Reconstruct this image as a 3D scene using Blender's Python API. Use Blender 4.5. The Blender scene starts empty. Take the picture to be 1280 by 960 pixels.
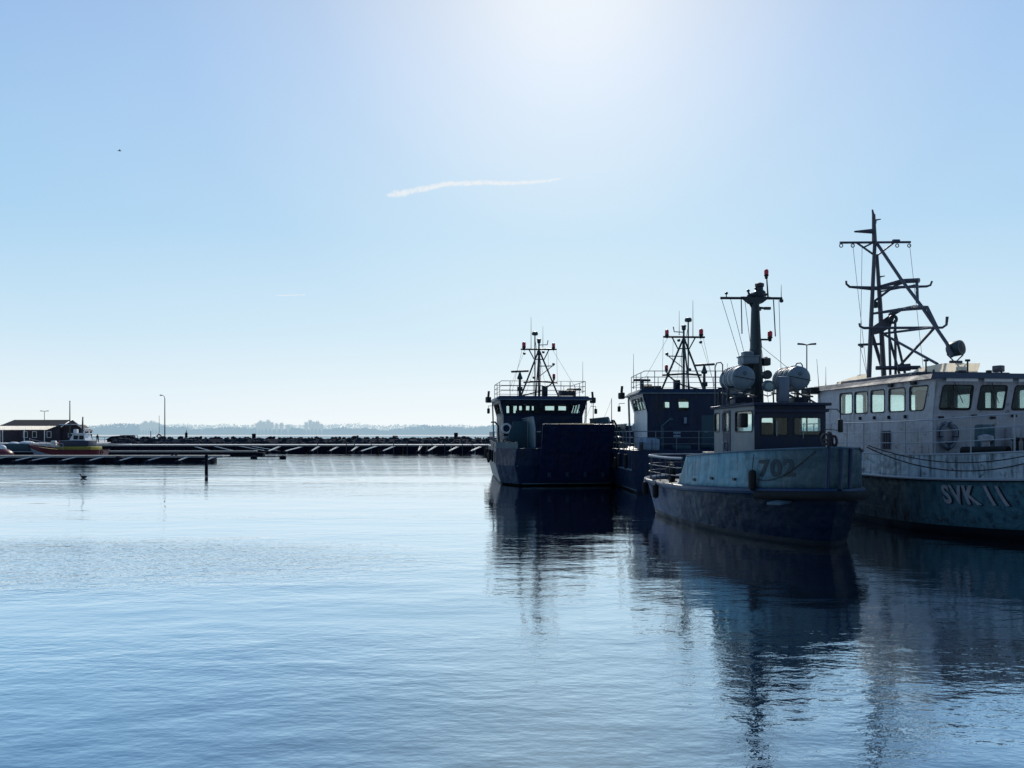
import bpy, bmesh, math, random
from mathutils import Vector, Matrix, geometry, noise
R = math.radians
rnd = random.Random(11)
scene = bpy.context.scene
COL = scene.collection

# ------------------------------------------------------------------ mesh builder
class MB:
    def __init__(s): s.v = []; s.f = []
    def add(s, vs, fs):
        n = len(s.v); s.v += [Vector(p) for p in vs]; s.f += [tuple(i + n for i in f) for f in fs]; return s
    def box(s, x0, x1, y0, y1, z0, z1):
        s.add([(x0,y0,z0),(x1,y0,z0),(x1,y1,z0),(x0,y1,z0),(x0,y0,z1),(x1,y0,z1),(x1,y1,z1),(x0,y1,z1)],
              [(0,3,2,1),(4,5,6,7),(0,1,5,4),(1,2,6,5),(2,3,7,6),(3,0,4,7)]); return s
    def cbox(s, c, d, rz=0, bev=0.0):
        """box centred at c with chamfered vertical and horizontal edges"""
        hx, hy, hz = d[0]/2, d[1]/2, d[2]/2
        bm = bmesh.new(); bmesh.ops.create_cube(bm, size=1)
        for v in bm.verts: v.co = Vector((v.co.x*d[0], v.co.y*d[1], v.co.z*d[2]))
        if bev > 0: bmesh.ops.bevel(bm, geom=list(bm.edges), offset=bev, segments=2, affect='EDGES', profile=0.5)
        m = Matrix.Translation(c) @ Matrix.Rotation(rz, 4, 'Z')
        bm.verts.index_update()
        s.add([m @ v.co for v in bm.verts], [[v.index for v in f.verts] for f in bm.faces]); bm.free(); return s
    def tube(s, pts, r, n=8, cap=True):
        pts = [Vector(p) for p in pts]; m = len(pts)
        rs = r if isinstance(r, (list, tuple)) else [r]*m
        t = (pts[1]-pts[0]).normalized()
        ref = Vector((0,0,1)) if abs(t.z) < .9 else Vector((1,0,0))
        u = t.cross(ref).normalized(); vs = []
        for i, p in enumerate(pts):
            if i == 0: t = (pts[1]-pts[0])
            elif i == m-1: t = (pts[i]-pts[i-1])
            else: t = (pts[i+1]-pts[i]).normalized() + (pts[i]-pts[i-1]).normalized()
            t.normalize(); u = (u - t*u.dot(t)).normalized(); w = t.cross(u)
            for k in range(n):
                a = 2*math.pi*k/n; vs.append(p + (u*math.cos(a) + w*math.sin(a))*rs[i])
        fs = [(i*n+k, i*n+(k+1)%n, (i+1)*n+(k+1)%n, (i+1)*n+k) for i in range(m-1) for k in range(n)]
        if cap: fs += [tuple(range(n))[::-1], tuple((m-1)*n+k for k in range(n))]
        s.add(vs, fs); return s
    def lathe(s, prof, base=(0,0,0), axis=(0,0,1), n=20):
        """prof: (radius, distance along the axis)"""
        ax = Vector(axis).normalized(); ref = Vector((1,0,0)) if abs(ax.x) < .9 else Vector((0,1,0))
        u = ax.cross(ref).normalized(); w = ax.cross(u); b = Vector(base); vs = []
        for r, h in prof:
            for k in range(n):
                a = 2*math.pi*k/n; vs.append(b + ax*h + (u*math.cos(a)+w*math.sin(a))*max(r, 1e-4))
        m = len(prof)
        fs = [(i*n+k, i*n+(k+1)%n, (i+1)*n+(k+1)%n, (i+1)*n+k) for i in range(m-1) for k in range(n)]
        fs += [tuple(range(n))[::-1], tuple((m-1)*n+k for k in range(n))]
        s.add(vs, fs); return s
    def ball(s, c, r, n=12, sc=(1,1,1)):
        c = Vector(c); m = n//2; vs = []
        for i in range(m+1):
            th = math.pi*i/m
            for k in range(n):
                a = 2*math.pi*k/n
                vs.append(c + Vector((math.sin(th)*math.cos(a)*sc[0], math.sin(th)*math.sin(a)*sc[1], math.cos(th)*sc[2]))*r)
        s.add(vs, [(i*n+k, i*n+(k+1)%n, (i+1)*n+(k+1)%n, (i+1)*n+k) for i in range(m) for k in range(n)]); return s
    def torus(s, c, R0, r, axis=(0,0,1), n=24, m=8, a0=0, a1=2*math.pi):
        ax = Vector(axis).normalized(); ref = Vector((1,0,0)) if abs(ax.x) < .9 else Vector((0,1,0))
        u = ax.cross(ref).normalized(); w = ax.cross(u); c = Vector(c)
        full = abs(a1-a0-2*math.pi) < 1e-6
        pts = [c + (u*math.cos(a0+(a1-a0)*i/n)+w*math.sin(a0+(a1-a0)*i/n))*R0 for i in range(n+1)]
        s.tube(pts, r, m, cap=not full); return s
    def slab(s, P, U, V, outer, holes=(), th=0.05):
        """flat plate with openings: outline and holes are 2-D lists in the U,V plane"""
        P, U, V = Vector(P), Vector(U).normalized(), Vector(V); V = V.normalized(); N = U.cross(V).normalized()
        loops = [[Vector((a, b, 0)) for a, b in L] for L in ([outer] + list(holes))]
        tris = geometry.tessellate_polygon(loops)
        flat = [p for L in loops for p in L]; n = len(flat)
        front = [P + U*p.x + V*p.y for p in flat]; back = [q - N*th for q in front]
        fs = [t for t in tris] + [(t[2]+n, t[1]+n, t[0]+n) for t in tris]
        k = 0
        for L in loops:
            m = len(L)
            for i in range(m): a, b = k+i, k+(i+1) % m; fs.append((a, b, b+n, a+n))
            k += m
        s.add(front+back, fs); return s
    def leaf(s, c, r, rg=rnd):
        a = Vector((rg.uniform(-1,1), rg.uniform(-1,1), rg.uniform(-1,1))).normalized()
        b = a.cross(Vector((rg.uniform(-1,1), rg.uniform(-1,1), rg.uniform(-1,1)))).normalized()
        c = Vector(c); s.add([c-a*r, c+b*r*.6, c+a*r, c-b*r*.6], [(0,1,2,3)]); return s
    def mesh(s, name, smooth=False):
        me = bpy.data.meshes.new(name); me.from_pydata([tuple(p) for p in s.v], [], s.f); me.validate()
        bm = bmesh.new(); bm.from_mesh(me); bmesh.ops.recalc_face_normals(bm, faces=bm.faces); bm.to_mesh(me); bm.free()
        if smooth:
            me.shade_smooth()
            try: me.set_sharp_from_angle(angle=R(38))
            except Exception: pass
        return me

def link(name, me, m, parent=None):
    o = bpy.data.objects.new(name, me); COL.objects.link(o)
    if m is not None and me is not None: me.materials.clear(); me.materials.append(m)
    o.parent = parent; return o
def part(name, mb, m, parent, smooth=True, label=None):
    o = link(name, mb.mesh(name, smooth), m, parent)
    if label: o['label'] = label
    return o
def tag(o, label=None, cat=None, group=None, kind=None):
    if label: o['label'] = label
    if cat: o['category'] = cat
    if group: o['group'] = group
    if kind: o['kind'] = kind
    return o
def thing(name, label, cat, loc=(0,0,0), rz=0, group=None):
    o = bpy.data.objects.new(name, None); COL.objects.link(o); o.location = loc; o.rotation_euler = (0,0,rz)
    o.empty_display_size = .3
    return tag(o, label, cat, group)
def solo(name, mb, m, label, cat, group=None, kind=None, loc=(0,0,0), smooth=True):
    o = link(name, mb.mesh(name, smooth), m); o.location = loc
    return tag(o, label, cat, group, kind)
def struct(name, mb, m, smooth=False, kind='structure'):
    o = link(name, mb.mesh(name, smooth), m); o['kind'] = kind; return o
def dup(root, loc, rz=None, label=None):
    c = root.copy(); COL.objects.link(c); c.location = loc
    if rz is not None: c.rotation_euler = (0,0,rz)
    if label: c['label'] = label
    def kids(a, b):
        for ch in [q for q in bpy.data.objects if q.parent == a]:
            d = ch.copy(); COL.objects.link(d); d.parent = b; kids(ch, d)
    kids(root, c); return c

def rpoly(pts, r=.06, n=4):
    out = []; m = len(pts)
    for i in range(m):
        p = Vector(pts[i]); a = Vector(pts[i-1]); b = Vector(pts[(i+1) % m])
        u = (a-p).normalized(); w = (b-p).normalized()
        p0 = p+u*r; p1 = p+w*r
        for k in range(n+1):
            t = k/n; q = p0*(1-t)**2 + p*2*t*(1-t) + p1*t*t; out.append((q.x, q.y))
    return out
def rect(a, b, c, d): return [(a,c),(b,c),(b,d),(a,d)]
def grow(pts, g):
    cx = sum(p[0] for p in pts)/len(pts); cy = sum(p[1] for p in pts)/len(pts); out = []
    for x, y in pts: out.append((x + (g if x > cx else -g), y + (g if y > cy else -g)))
    return out
def wall_windows(P, U, V, outer, wins, th, wmat, fmat, gmat, parent, wall='wall', rad=.07, solid=()):
    """a wall plate with real openings; each window is a rubber frame with its own pane"""
    holes = [rpoly(w, rad) for w in wins]
    mb = MB().slab(P, U, V, outer, holes, th)
    w_ = part(wall, mb, wmat, parent, smooth=False)
    P, U_, V_ = Vector(P), Vector(U).normalized(), Vector(V).normalized(); N = U_.cross(V_).normalized()
    for w, h in zip(wins, holes):
        fr = MB().slab(P + N*.012, U, V, rpoly(grow(w, .03), rad+.02), [rpoly(grow(w, -.012), max(rad-.01, .01))], .03)
        f = part('window', fr, fmat, parent, smooth=False)
        pn = MB().slab(P - N*.03, U, V, rpoly(grow(w, .01), rad), [], .008)
        part('pane', pn, gmat, f, smooth=False)
    return w_

# ------------------------------------------------------------------ materials
def nt(name):
    m = bpy.data.materials.new(name); m.use_nodes = True; t = m.node_tree
    return m, t, t.nodes['Principled BSDF']
def N_(t, k, **kw):
    n = t.nodes.new(k)
    for a, b in kw.items():
        if hasattr(n, a): setattr(n, a, b)
        else: n.inputs[a].default_value = b
    return n
def ramp(t, src, stops):
    r = t.nodes.new('ShaderNodeValToRGB'); t.links.new(src, r.inputs[0]); e = r.color_ramp.elements
    while len(e) > 1: e.remove(e[-1])
    e[0].position = stops[0][0]; e[0].color = (*stops[0][1], 1)
    for p, c in stops[1:]: q = e.new(p); q.color = (*c, 1)
    return r
def dark(c, k): return tuple(x*k for x in c)
def paint(name, c, rough=.45, dirt=None, dirt_amt=.5, streak=True, bump=.15, metal=0, scale=1.0, rust=None, spec=.5, plates=None, runs=None, fore=None):
    """weathered paint: broad blotches, vertical run-off streaks, fine grain"""
    m, t, b = nt(name); L = t.links.new
    tc = N_(t, 'ShaderNodeTexCoord')
    n1 = N_(t, 'ShaderNodeTexNoise'); n1.inputs['Scale'].default_value = 1.3*scale; n1.inputs['Detail'].default_value = 6; n1.inputs['Roughness'].default_value = .62
    L(tc.outputs['Object'], n1.inputs['Vector'])
    dirt = dirt or dark(c, .45)
    base = ramp(t, n1.outputs[0], [(.3, dark(c, .88)), (.5, c), (.72, tuple(min(1, x*1.08) for x in c))])
    cur = base.outputs[0]
    if streak:
        mp = N_(t, 'ShaderNodeMapping'); mp.inputs['Scale'].default_value = (7*scale, 7*scale, .55*scale)
        L(tc.outputs['Object'], mp.inputs['Vector'])
        n2 = N_(t, 'ShaderNodeTexNoise'); n2.inputs['Scale'].default_value = 1; n2.inputs['Detail'].default_value = 7; n2.inputs['Roughness'].default_value = .6
        L(mp.outputs[0], n2.inputs['Vector'])
        f = ramp(t, n2.outputs[0], [(.48, (0,0,0)), (.7, (dirt_amt,)*3)])
        mx = N_(t, 'ShaderNodeMixRGB'); L(f.outputs[0], mx.inputs[0]); L(cur, mx.inputs[1]); mx.inputs[2].default_value = (*dirt, 1)
        cur = mx.outputs[0]
    if rust:
        n4 = N_(t, 'ShaderNodeTexNoise'); n4.inputs['Scale'].default_value = 5*scale; n4.inputs['Detail'].default_value = 8
        L(tc.outputs['Object'], n4.inputs['Vector'])
        f = ramp(t, n4.outputs[0], [(.6, (0,0,0)), (.7, (.8,)*3)])
        mx = N_(t, 'ShaderNodeMixRGB'); L(f.outputs[0], mx.inputs[0]); L(cur, mx.inputs[1]); mx.inputs[2].default_value = (*rust, 1)
        cur = mx.outputs[0]
    if runs:
        mp = N_(t, 'ShaderNodeMapping'); mp.inputs['Scale'].default_value = (4.2, 4.2, .22); mp.inputs['Location'].default_value = (3,7,1)
        L(tc.outputs['Object'], mp.inputs['Vector'])
        n5 = N_(t, 'ShaderNodeTexNoise'); n5.inputs['Scale'].default_value = 2; n5.inputs['Detail'].default_value = 5; n5.inputs['Distortion'].default_value = .3
        L(mp.outputs[0], n5.inputs['Vector'])
        n6 = N_(t, 'ShaderNodeTexNoise'); n6.inputs['Scale'].default_value = .9; n6.inputs['Detail'].default_value = 3; L(tc.outputs['Object'], n6.inputs['Vector'])
        mu = N_(t, 'ShaderNodeMath', operation='MULTIPLY'); L(n5.outputs[0], mu.inputs[0]); L(n6.outputs[0], mu.inputs[1])
        f = ramp(t, mu.outputs[0], [(.30, (0,0,0)), (.42, (.85,)*3)])
        mx = N_(t, 'ShaderNodeMixRGB'); L(f.outputs[0], mx.inputs[0]); L(cur, mx.inputs[1]); mx.inputs[2].default_value = (*runs, 1)
        cur = mx.outputs[0]
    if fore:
        # painted shade: scales the hull colour along its length between two stations
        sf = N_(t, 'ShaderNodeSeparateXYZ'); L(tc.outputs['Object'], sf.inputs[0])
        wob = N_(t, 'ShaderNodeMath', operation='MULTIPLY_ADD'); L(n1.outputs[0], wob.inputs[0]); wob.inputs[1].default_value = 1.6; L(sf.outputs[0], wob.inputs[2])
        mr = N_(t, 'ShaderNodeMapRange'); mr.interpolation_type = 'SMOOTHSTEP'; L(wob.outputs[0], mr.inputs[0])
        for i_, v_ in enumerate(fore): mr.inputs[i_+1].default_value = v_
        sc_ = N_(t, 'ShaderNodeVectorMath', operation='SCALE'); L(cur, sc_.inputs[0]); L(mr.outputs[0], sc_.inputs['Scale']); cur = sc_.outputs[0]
    L(cur, b.inputs['Base Color'])
    n3 = N_(t, 'ShaderNodeTexNoise'); n3.inputs['Scale'].default_value = 22*scale; n3.inputs['Detail'].default_value = 4
    L(tc.outputs['Object'], n3.inputs['Vector'])
    rr = ramp(t, n1.outputs[0], [(.3, (rough*.8,)*3), (.7, (min(1, rough*1.3),)*3)]); L(rr.outputs[0], b.inputs['Roughness'])
    ad = N_(t, 'ShaderNodeMath', operation='MULTIPLY_ADD'); L(n1.outputs[0], ad.inputs[0]); ad.inputs[1].default_value = 6; L(n3.outputs[0], ad.inputs[2])
    if plates:
        # welded plating: thin seams and a slight hollow in the middle of each plate
        sp = N_(t, 'ShaderNodeSeparateXYZ'); L(tc.outputs['Object'], sp.inputs[0]); cb = N_(t, 'ShaderNodeCombineXYZ'); L(sp.outputs[0], cb.inputs[0]); L(sp.outputs[2], cb.inputs[1])
        if plates == 'front': L(sp.outputs[1], cb.inputs[0])
        br = N_(t, 'ShaderNodeTexBrick'); br.inputs['Scale'].default_value = 1; br.inputs['Brick Width'].default_value = 1.35; br.inputs['Row Height'].default_value = .62
        br.inputs['Mortar Size'].default_value = .012; br.inputs['Mortar Smooth'].default_value = .6; L(cb.outputs[0], br.inputs['Vector'])
        wv = N_(t, 'ShaderNodeTexNoise'); wv.inputs['Scale'].default_value = 2.6; wv.inputs['Detail'].default_value = 1; L(tc.outputs['Object'], wv.inputs['Vector'])
        a1 = N_(t, 'ShaderNodeMath', operation='MULTIPLY_ADD'); L(br.outputs['Fac'], a1.inputs[0]); a1.inputs[1].default_value = 1.6; L(ad.outputs[0], a1.inputs[2])
        a2 = N_(t, 'ShaderNodeMath', operation='MULTIPLY_ADD'); L(wv.outputs[0], a2.inputs[0]); a2.inputs[1].default_value = 9; L(a1.outputs[0], a2.inputs[2]); ad = a2
    bp = N_(t, 'ShaderNodeBump'); bp.inputs['Strength'].default_value = bump; bp.inputs['Distance'].default_value = .03/scale
    L(ad.outputs[0], bp.inputs['Height']); L(bp.outputs[0], b.inputs['Normal'])
    b.inputs['Metallic'].default_value = metal; b.inputs['Specular IOR Level'].default_value = spec
    return m
def glass(name, tint=(.75,.9,.88), refl=.9, dens=.35, rough=.03):
    m, t, b = nt(name); t.nodes.remove(b); L = t.links.new; out = t.nodes['Material Output']
    tr = N_(t, 'ShaderNodeBsdfTransparent'); tr.inputs[0].default_value = (*tint, 1)
    gl = N_(t, 'ShaderNodeBsdfGlossy'); gl.inputs['Color'].default_value = (refl,)*3+(1,); gl.inputs['Roughness'].default_value = rough
    df = N_(t, 'ShaderNodeBsdfTranslucent'); df.inputs[0].default_value = (.60,.72,.70,1)
    tcn = N_(t, 'ShaderNodeTexCoord'); no = N_(t, 'ShaderNodeTexNoise'); no.inputs['Scale'].default_value = .9; no.inputs['Detail'].default_value = 2
    L(tcn.outputs['Object'], no.inputs['Vector'])
    rp = ramp(t, no.outputs[0], [(.35, (dens*.3,)*3), (.7, (dens,)*3)])
    m1 = N_(t, 'ShaderNodeMixShader'); L(rp.outputs[0], m1.inputs[0]); L(tr.outputs[0], m1.inputs[1]); L(df.outputs[0], m1.inputs[2])
    lw = N_(t, 'ShaderNodeLayerWeight'); lw.inputs['Blend'].default_value = .5; fr = ramp(t, lw.outputs['Facing'], [(0, (.04,)*3), (.6, (.09,)*3), (.85, (.3,)*3), (1, (1,)*3)])
    m2 = N_(t, 'ShaderNodeMixShader'); L(fr.outputs[0], m2.inputs[0]); L(m1.outputs[0], m2.inputs[1]); L(gl.outputs[0], m2.inputs[2])
    L(m2.outputs[0], out.inputs[0]); return m
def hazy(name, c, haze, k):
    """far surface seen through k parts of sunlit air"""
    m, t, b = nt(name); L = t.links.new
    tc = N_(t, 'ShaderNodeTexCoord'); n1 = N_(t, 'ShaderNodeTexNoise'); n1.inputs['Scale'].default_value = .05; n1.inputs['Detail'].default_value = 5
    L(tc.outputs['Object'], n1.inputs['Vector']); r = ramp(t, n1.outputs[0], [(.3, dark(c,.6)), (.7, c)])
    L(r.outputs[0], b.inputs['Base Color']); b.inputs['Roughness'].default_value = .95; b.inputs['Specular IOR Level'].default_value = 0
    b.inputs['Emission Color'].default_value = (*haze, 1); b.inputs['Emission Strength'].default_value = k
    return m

M = {}
M['hull_dark']  = paint('hull_dark', (.008,.030,.085), .42, dirt=(.020,.055,.090), dirt_amt=.55, spec=.35)
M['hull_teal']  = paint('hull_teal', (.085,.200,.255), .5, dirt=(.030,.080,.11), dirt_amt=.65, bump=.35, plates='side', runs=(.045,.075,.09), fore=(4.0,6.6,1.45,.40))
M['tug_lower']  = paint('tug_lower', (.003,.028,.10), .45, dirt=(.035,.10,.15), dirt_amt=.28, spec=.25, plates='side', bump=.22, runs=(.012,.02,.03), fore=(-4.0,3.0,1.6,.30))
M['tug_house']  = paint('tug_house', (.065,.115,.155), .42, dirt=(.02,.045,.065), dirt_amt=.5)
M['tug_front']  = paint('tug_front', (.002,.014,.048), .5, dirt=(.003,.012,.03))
M['craft_paint']= paint('craft_paint', (.003,.018,.056), .45, dirt=(.012,.050,.09), dirt_amt=.40, spec=.35, plates='side', bump=.2, runs=(.03,.03,.035))
M['craft_side'] = paint('craft_side', (.14,.20,.24), .4, dirt=(.03,.06,.08), dirt_amt=.6)
M['craft_green']= paint('craft_green', (.014,.065,.10), .5, dirt=(.01,.04,.06))
M['ramp_paint'] = paint('ramp_paint', (.001,.009,.050), .55, dirt=(.006,.030,.065), spec=.3, plates='front', bump=.35, runs=(.020,.022,.035))
M['patrol_house']=paint('patrol_house', (.42,.43,.48), .42, dirt=(.20,.23,.27), dirt_amt=.4, rust=(.20,.17,.16), plates='side', runs=(.20,.19,.18))
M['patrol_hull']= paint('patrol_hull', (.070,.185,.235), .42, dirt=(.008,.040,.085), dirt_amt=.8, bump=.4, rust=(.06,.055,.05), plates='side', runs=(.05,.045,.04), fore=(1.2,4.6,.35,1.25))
M['patrol_strake']=paint('patrol_strake', (.46,.56,.62), .4, dirt=(.03,.06,.075), dirt_amt=.9, rust=(.06,.05,.045), plates='side', bump=.35, runs=(.06,.06,.055))
M['boot_top']   = paint('boot_top', (.006,.010,.016), .6)
M['deck']       = paint('deck', (.05,.065,.075), .7, streak=False)
M['white_rail'] = paint('white_rail', (.34,.38,.43), .35, dirt=(.15,.17,.18), streak=False)
M['grey_rail']  = paint('grey_rail', (.12,.15,.18), .4, streak=False)
M['dark_rail']  = paint('dark_rail', (.025,.035,.05), .45, streak=False)
M['mast_dark']  = paint('mast_dark', (.022,.035,.045), .5, dirt=(.012,.016,.02))
M['mast_teal']  = paint('mast_teal', (.030,.060,.070), .5, dirt=(.012,.02,.025))
M['mast_grey']  = paint('mast_grey', (.075,.080,.105), .45, dirt=(.02,.022,.028), rust=(.06,.04,.03))
M['raft']       = paint('raft', (.14,.19,.23), .45, dirt=(.05,.07,.09), dirt_amt=.4)
M['locker']     = paint('locker', (.13,.17,.23), .45, dirt=(.06,.08,.1), dirt_amt=.3)
def cloth(name, c, k=.6):
    """sun-bleached canvas that lets light through"""
    m = paint(name, c, .8, dirt=dark(c, .55), dirt_amt=.5); t = m.node_tree; b = t.nodes['Principled BSDF']; L = t.links.new
    tr = N_(t, 'ShaderNodeBsdfTranslucent'); src = b.inputs['Base Color'].links[0].from_socket; L(src, tr.inputs[0])
    mx = N_(t, 'ShaderNodeMixShader'); mx.inputs[0].default_value = k; L(b.outputs[0], mx.inputs[1]); L(tr.outputs[0], mx.inputs[2])
    L(mx.outputs[0], t.nodes['Material Output'].inputs[0]); return m
M['cream']      = cloth('cream', (.95,.86,.70))
M['canopy']     = cloth('canopy', (1.0,.97,.90), .95)
M['roof_grey']  = paint('roof_grey', (.05,.06,.085), .6, dirt=(.03,.035,.05))
M['rubber']     = paint('rubber', (.009,.011,.014), .75, streak=False, spec=.3)
M['gasket']     = paint('gasket', (.01,.012,.016), .6, streak=False)
M['rope']       = paint('rope', (.03,.025,.032), .9, streak=False, scale=8)
M['rope_pale']  = paint('rope_pale', (.55,.52,.48), .9, streak=False, scale=8)
M['red_lamp']   = paint('red_lamp', (.65,.03,.06), .3, streak=False)
M['orange']     = paint('orange', (.5,.09,.05), .5)
M['pale_box']   = paint('pale_box', (.22,.33,.45), .5, dirt=(.1,.15,.2))
M['white']      = paint('white', (.75,.77,.78), .5, dirt=(.4,.4,.4), dirt_amt=.3)
M['black']      = paint('black', (.01,.012,.015), .6, streak=False)
M['number_dark']= paint('number_dark', (.006,.028,.045), .55, streak=False, bump=.05)
M['number_pale']= paint('number_pale', (.42,.46,.52), .55, dirt=(.08,.09,.12), bump=.05)
M['number_shadow'] = paint('number_shadow', (.01,.012,.02), .6, streak=False, bump=.05)
M['brass']      = paint('brass', (.35,.24,.1), .35, metal=.7, streak=False)
M['lens']       = paint('lens', (.25,.32,.32), .1, streak=False)
M['glass']      = glass('glass', tint=(.9,.97,.96), dens=.10)
M['glass_pale'] = glass('glass_pale', tint=(.90,.98,.97), dens=.16)
M['glass_dark'] = glass('glass_dark', tint=(.62,.68,.68), dens=.02, refl=.6)
# ------------------------------------------------------------------ world, sun, camera
SUN_EL, SUN_AZ = R(31.0), R(4.5)          # azimuth measured from +Y towards +X
sun_dir = Vector((math.sin(SUN_AZ)*math.cos(SUN_EL), math.cos(SUN_AZ)*math.cos(SUN_EL), math.sin(SUN_EL)))
w = bpy.data.worlds.new('World'); scene.world = w; w.use_nodes = True
t = w.node_tree; t.nodes.clear(); L = t.links.new
out = N_(t, 'ShaderNodeOutputWorld'); bg = N_(t, 'ShaderNodeBackground'); L(bg.outputs[0], out.inputs[0])
sky = N_(t, 'ShaderNodeTexSky'); sky.sky_type = 'NISHITA'; sky.sun_disc = False
sky.sun_elevation = SUN_EL; sky.sun_rotation = SUN_AZ; sky.air_density = 1.0; sky.dust_density = 0.6; sky.ozone_density = 2.0
tc = N_(t, 'ShaderNodeTexCoord')
bg.inputs['Strength'].default_value = 0.1
# the clear-sky model sets the base; hazy sea air whitens it towards the horizon and round the sun
dt = N_(t, 'ShaderNodeVectorMath', operation='DOT_PRODUCT'); L(tc.outputs['Generated'], dt.inputs[0]); dt.inputs[1].default_value = sun_dir
sx = N_(t, 'ShaderNodeSeparateXYZ'); L(tc.outputs['Generated'], sx.inputs[0])
ang = N_(t, 'ShaderNodeMath', operation='ARCCOSINE'); L(dt.outputs['Value'], ang.inputs[0])
def mrange(src, a, b, c, d, mode='SMOOTHSTEP'):
    m = t.nodes.new('ShaderNodeMapRange'); m.interpolation_type = mode
    L(src, m.inputs[0]); m.inputs[1].default_value = a; m.inputs[2].default_value = b; m.inputs[3].default_value = c; m.inputs[4].default_value = d
    return m.outputs[0]
def mixrgb(mode, f, a, b):
    m = t.nodes.new('ShaderNodeMixRGB'); m.blend_type = mode
    for s_, i in ((f, 0), (a, 1), (b, 2)):
        if isinstance(s_, (int, float)): m.inputs[i].default_value = s_
        elif isinstance(s_, tuple): m.inputs[i].default_value = (*s_, 1)
        else: L(s_, m.inputs[i])
    return m.outputs[0]
hz = ramp(t, mrange(sx.outputs[2], 0, 1, 0, 1, 'LINEAR'),
          [(0, (1.0,1.04,1.03)), (.054, (.86,.97,1.0)), (.122, (.66,.86,.97)), (.245, (.425,.69,.92)), (.425, (.30,.53,.87)), (.7, (.13,.29,.58)), (1, (.08,.20,.44))])
glowr = ramp(t, mrange(ang.outputs[0], 0, R(50), 0, 1, 'LINEAR'),
             [(0, (.74,.56,.24)), (.08, (.66,.49,.21)), (.18, (.48,.35,.14)), (.34, (.24,.175,.065)), (.52, (.10,.07,.03)), (.8, (.012,.01,.005)), (1, (0,0,0))])
front = mrange(dt.outputs['Value'], -.85, .5, .24, 1)
nish = mixrgb('DARKEN', 1.0, sky.outputs[0], (3.0,4.6,7.2))
cust = mixrgb('ADD', 1.0, hz.outputs[0], glowr.outputs[0])
c10 = N_(t, 'ShaderNodeVectorMath', operation='SCALE'); L(cust, c10.inputs[0]); c10.inputs['Scale'].default_value = 10
cf = N_(t, 'ShaderNodeVectorMath', operation='SCALE'); L(mixrgb('MIX', .82, nish, c10.outputs[0]), cf.inputs[0]); L(front, cf.inputs['Scale'])
L(cf.outputs[0], bg.inputs['Color'])

sl = bpy.data.lights.new('sun', 'SUN'); sl.energy = 3.2; sl.angle = R(.55); sl.color = (1,.95,.86)
so = bpy.data.objects.new('sun', sl); COL.objects.link(so); so.rotation_euler = sun_dir.to_track_quat('Z','Y').to_euler(); so.location = sun_dir*60

CAM_H = 3.2
cam = bpy.data.cameras.new('camera'); co = bpy.data.objects.new('camera', cam); COL.objects.link(co)
co.location = (0,0,CAM_H); co.rotation_euler = (R(90),0,0)
cam.lens = 27; cam.sensor_width = 36; cam.sensor_fit = 'HORIZONTAL'; cam.shift_y = 62/1280; cam.clip_end = 20000; cam.clip_start = .05
scene.camera = co
scene.view_settings.view_transform = 'Standard'; scene.view_settings.look = 'None'; scene.view_settings.exposure = 0; scene.view_settings.gamma = 1
scene.render.engine = 'CYCLES'; scene.cycles.sample_clamp_indirect = 4; scene.cycles.sample_clamp_direct = 12
scene.cycles.max_bounces = 8; scene.cycles.transparent_max_bounces = 16

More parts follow.
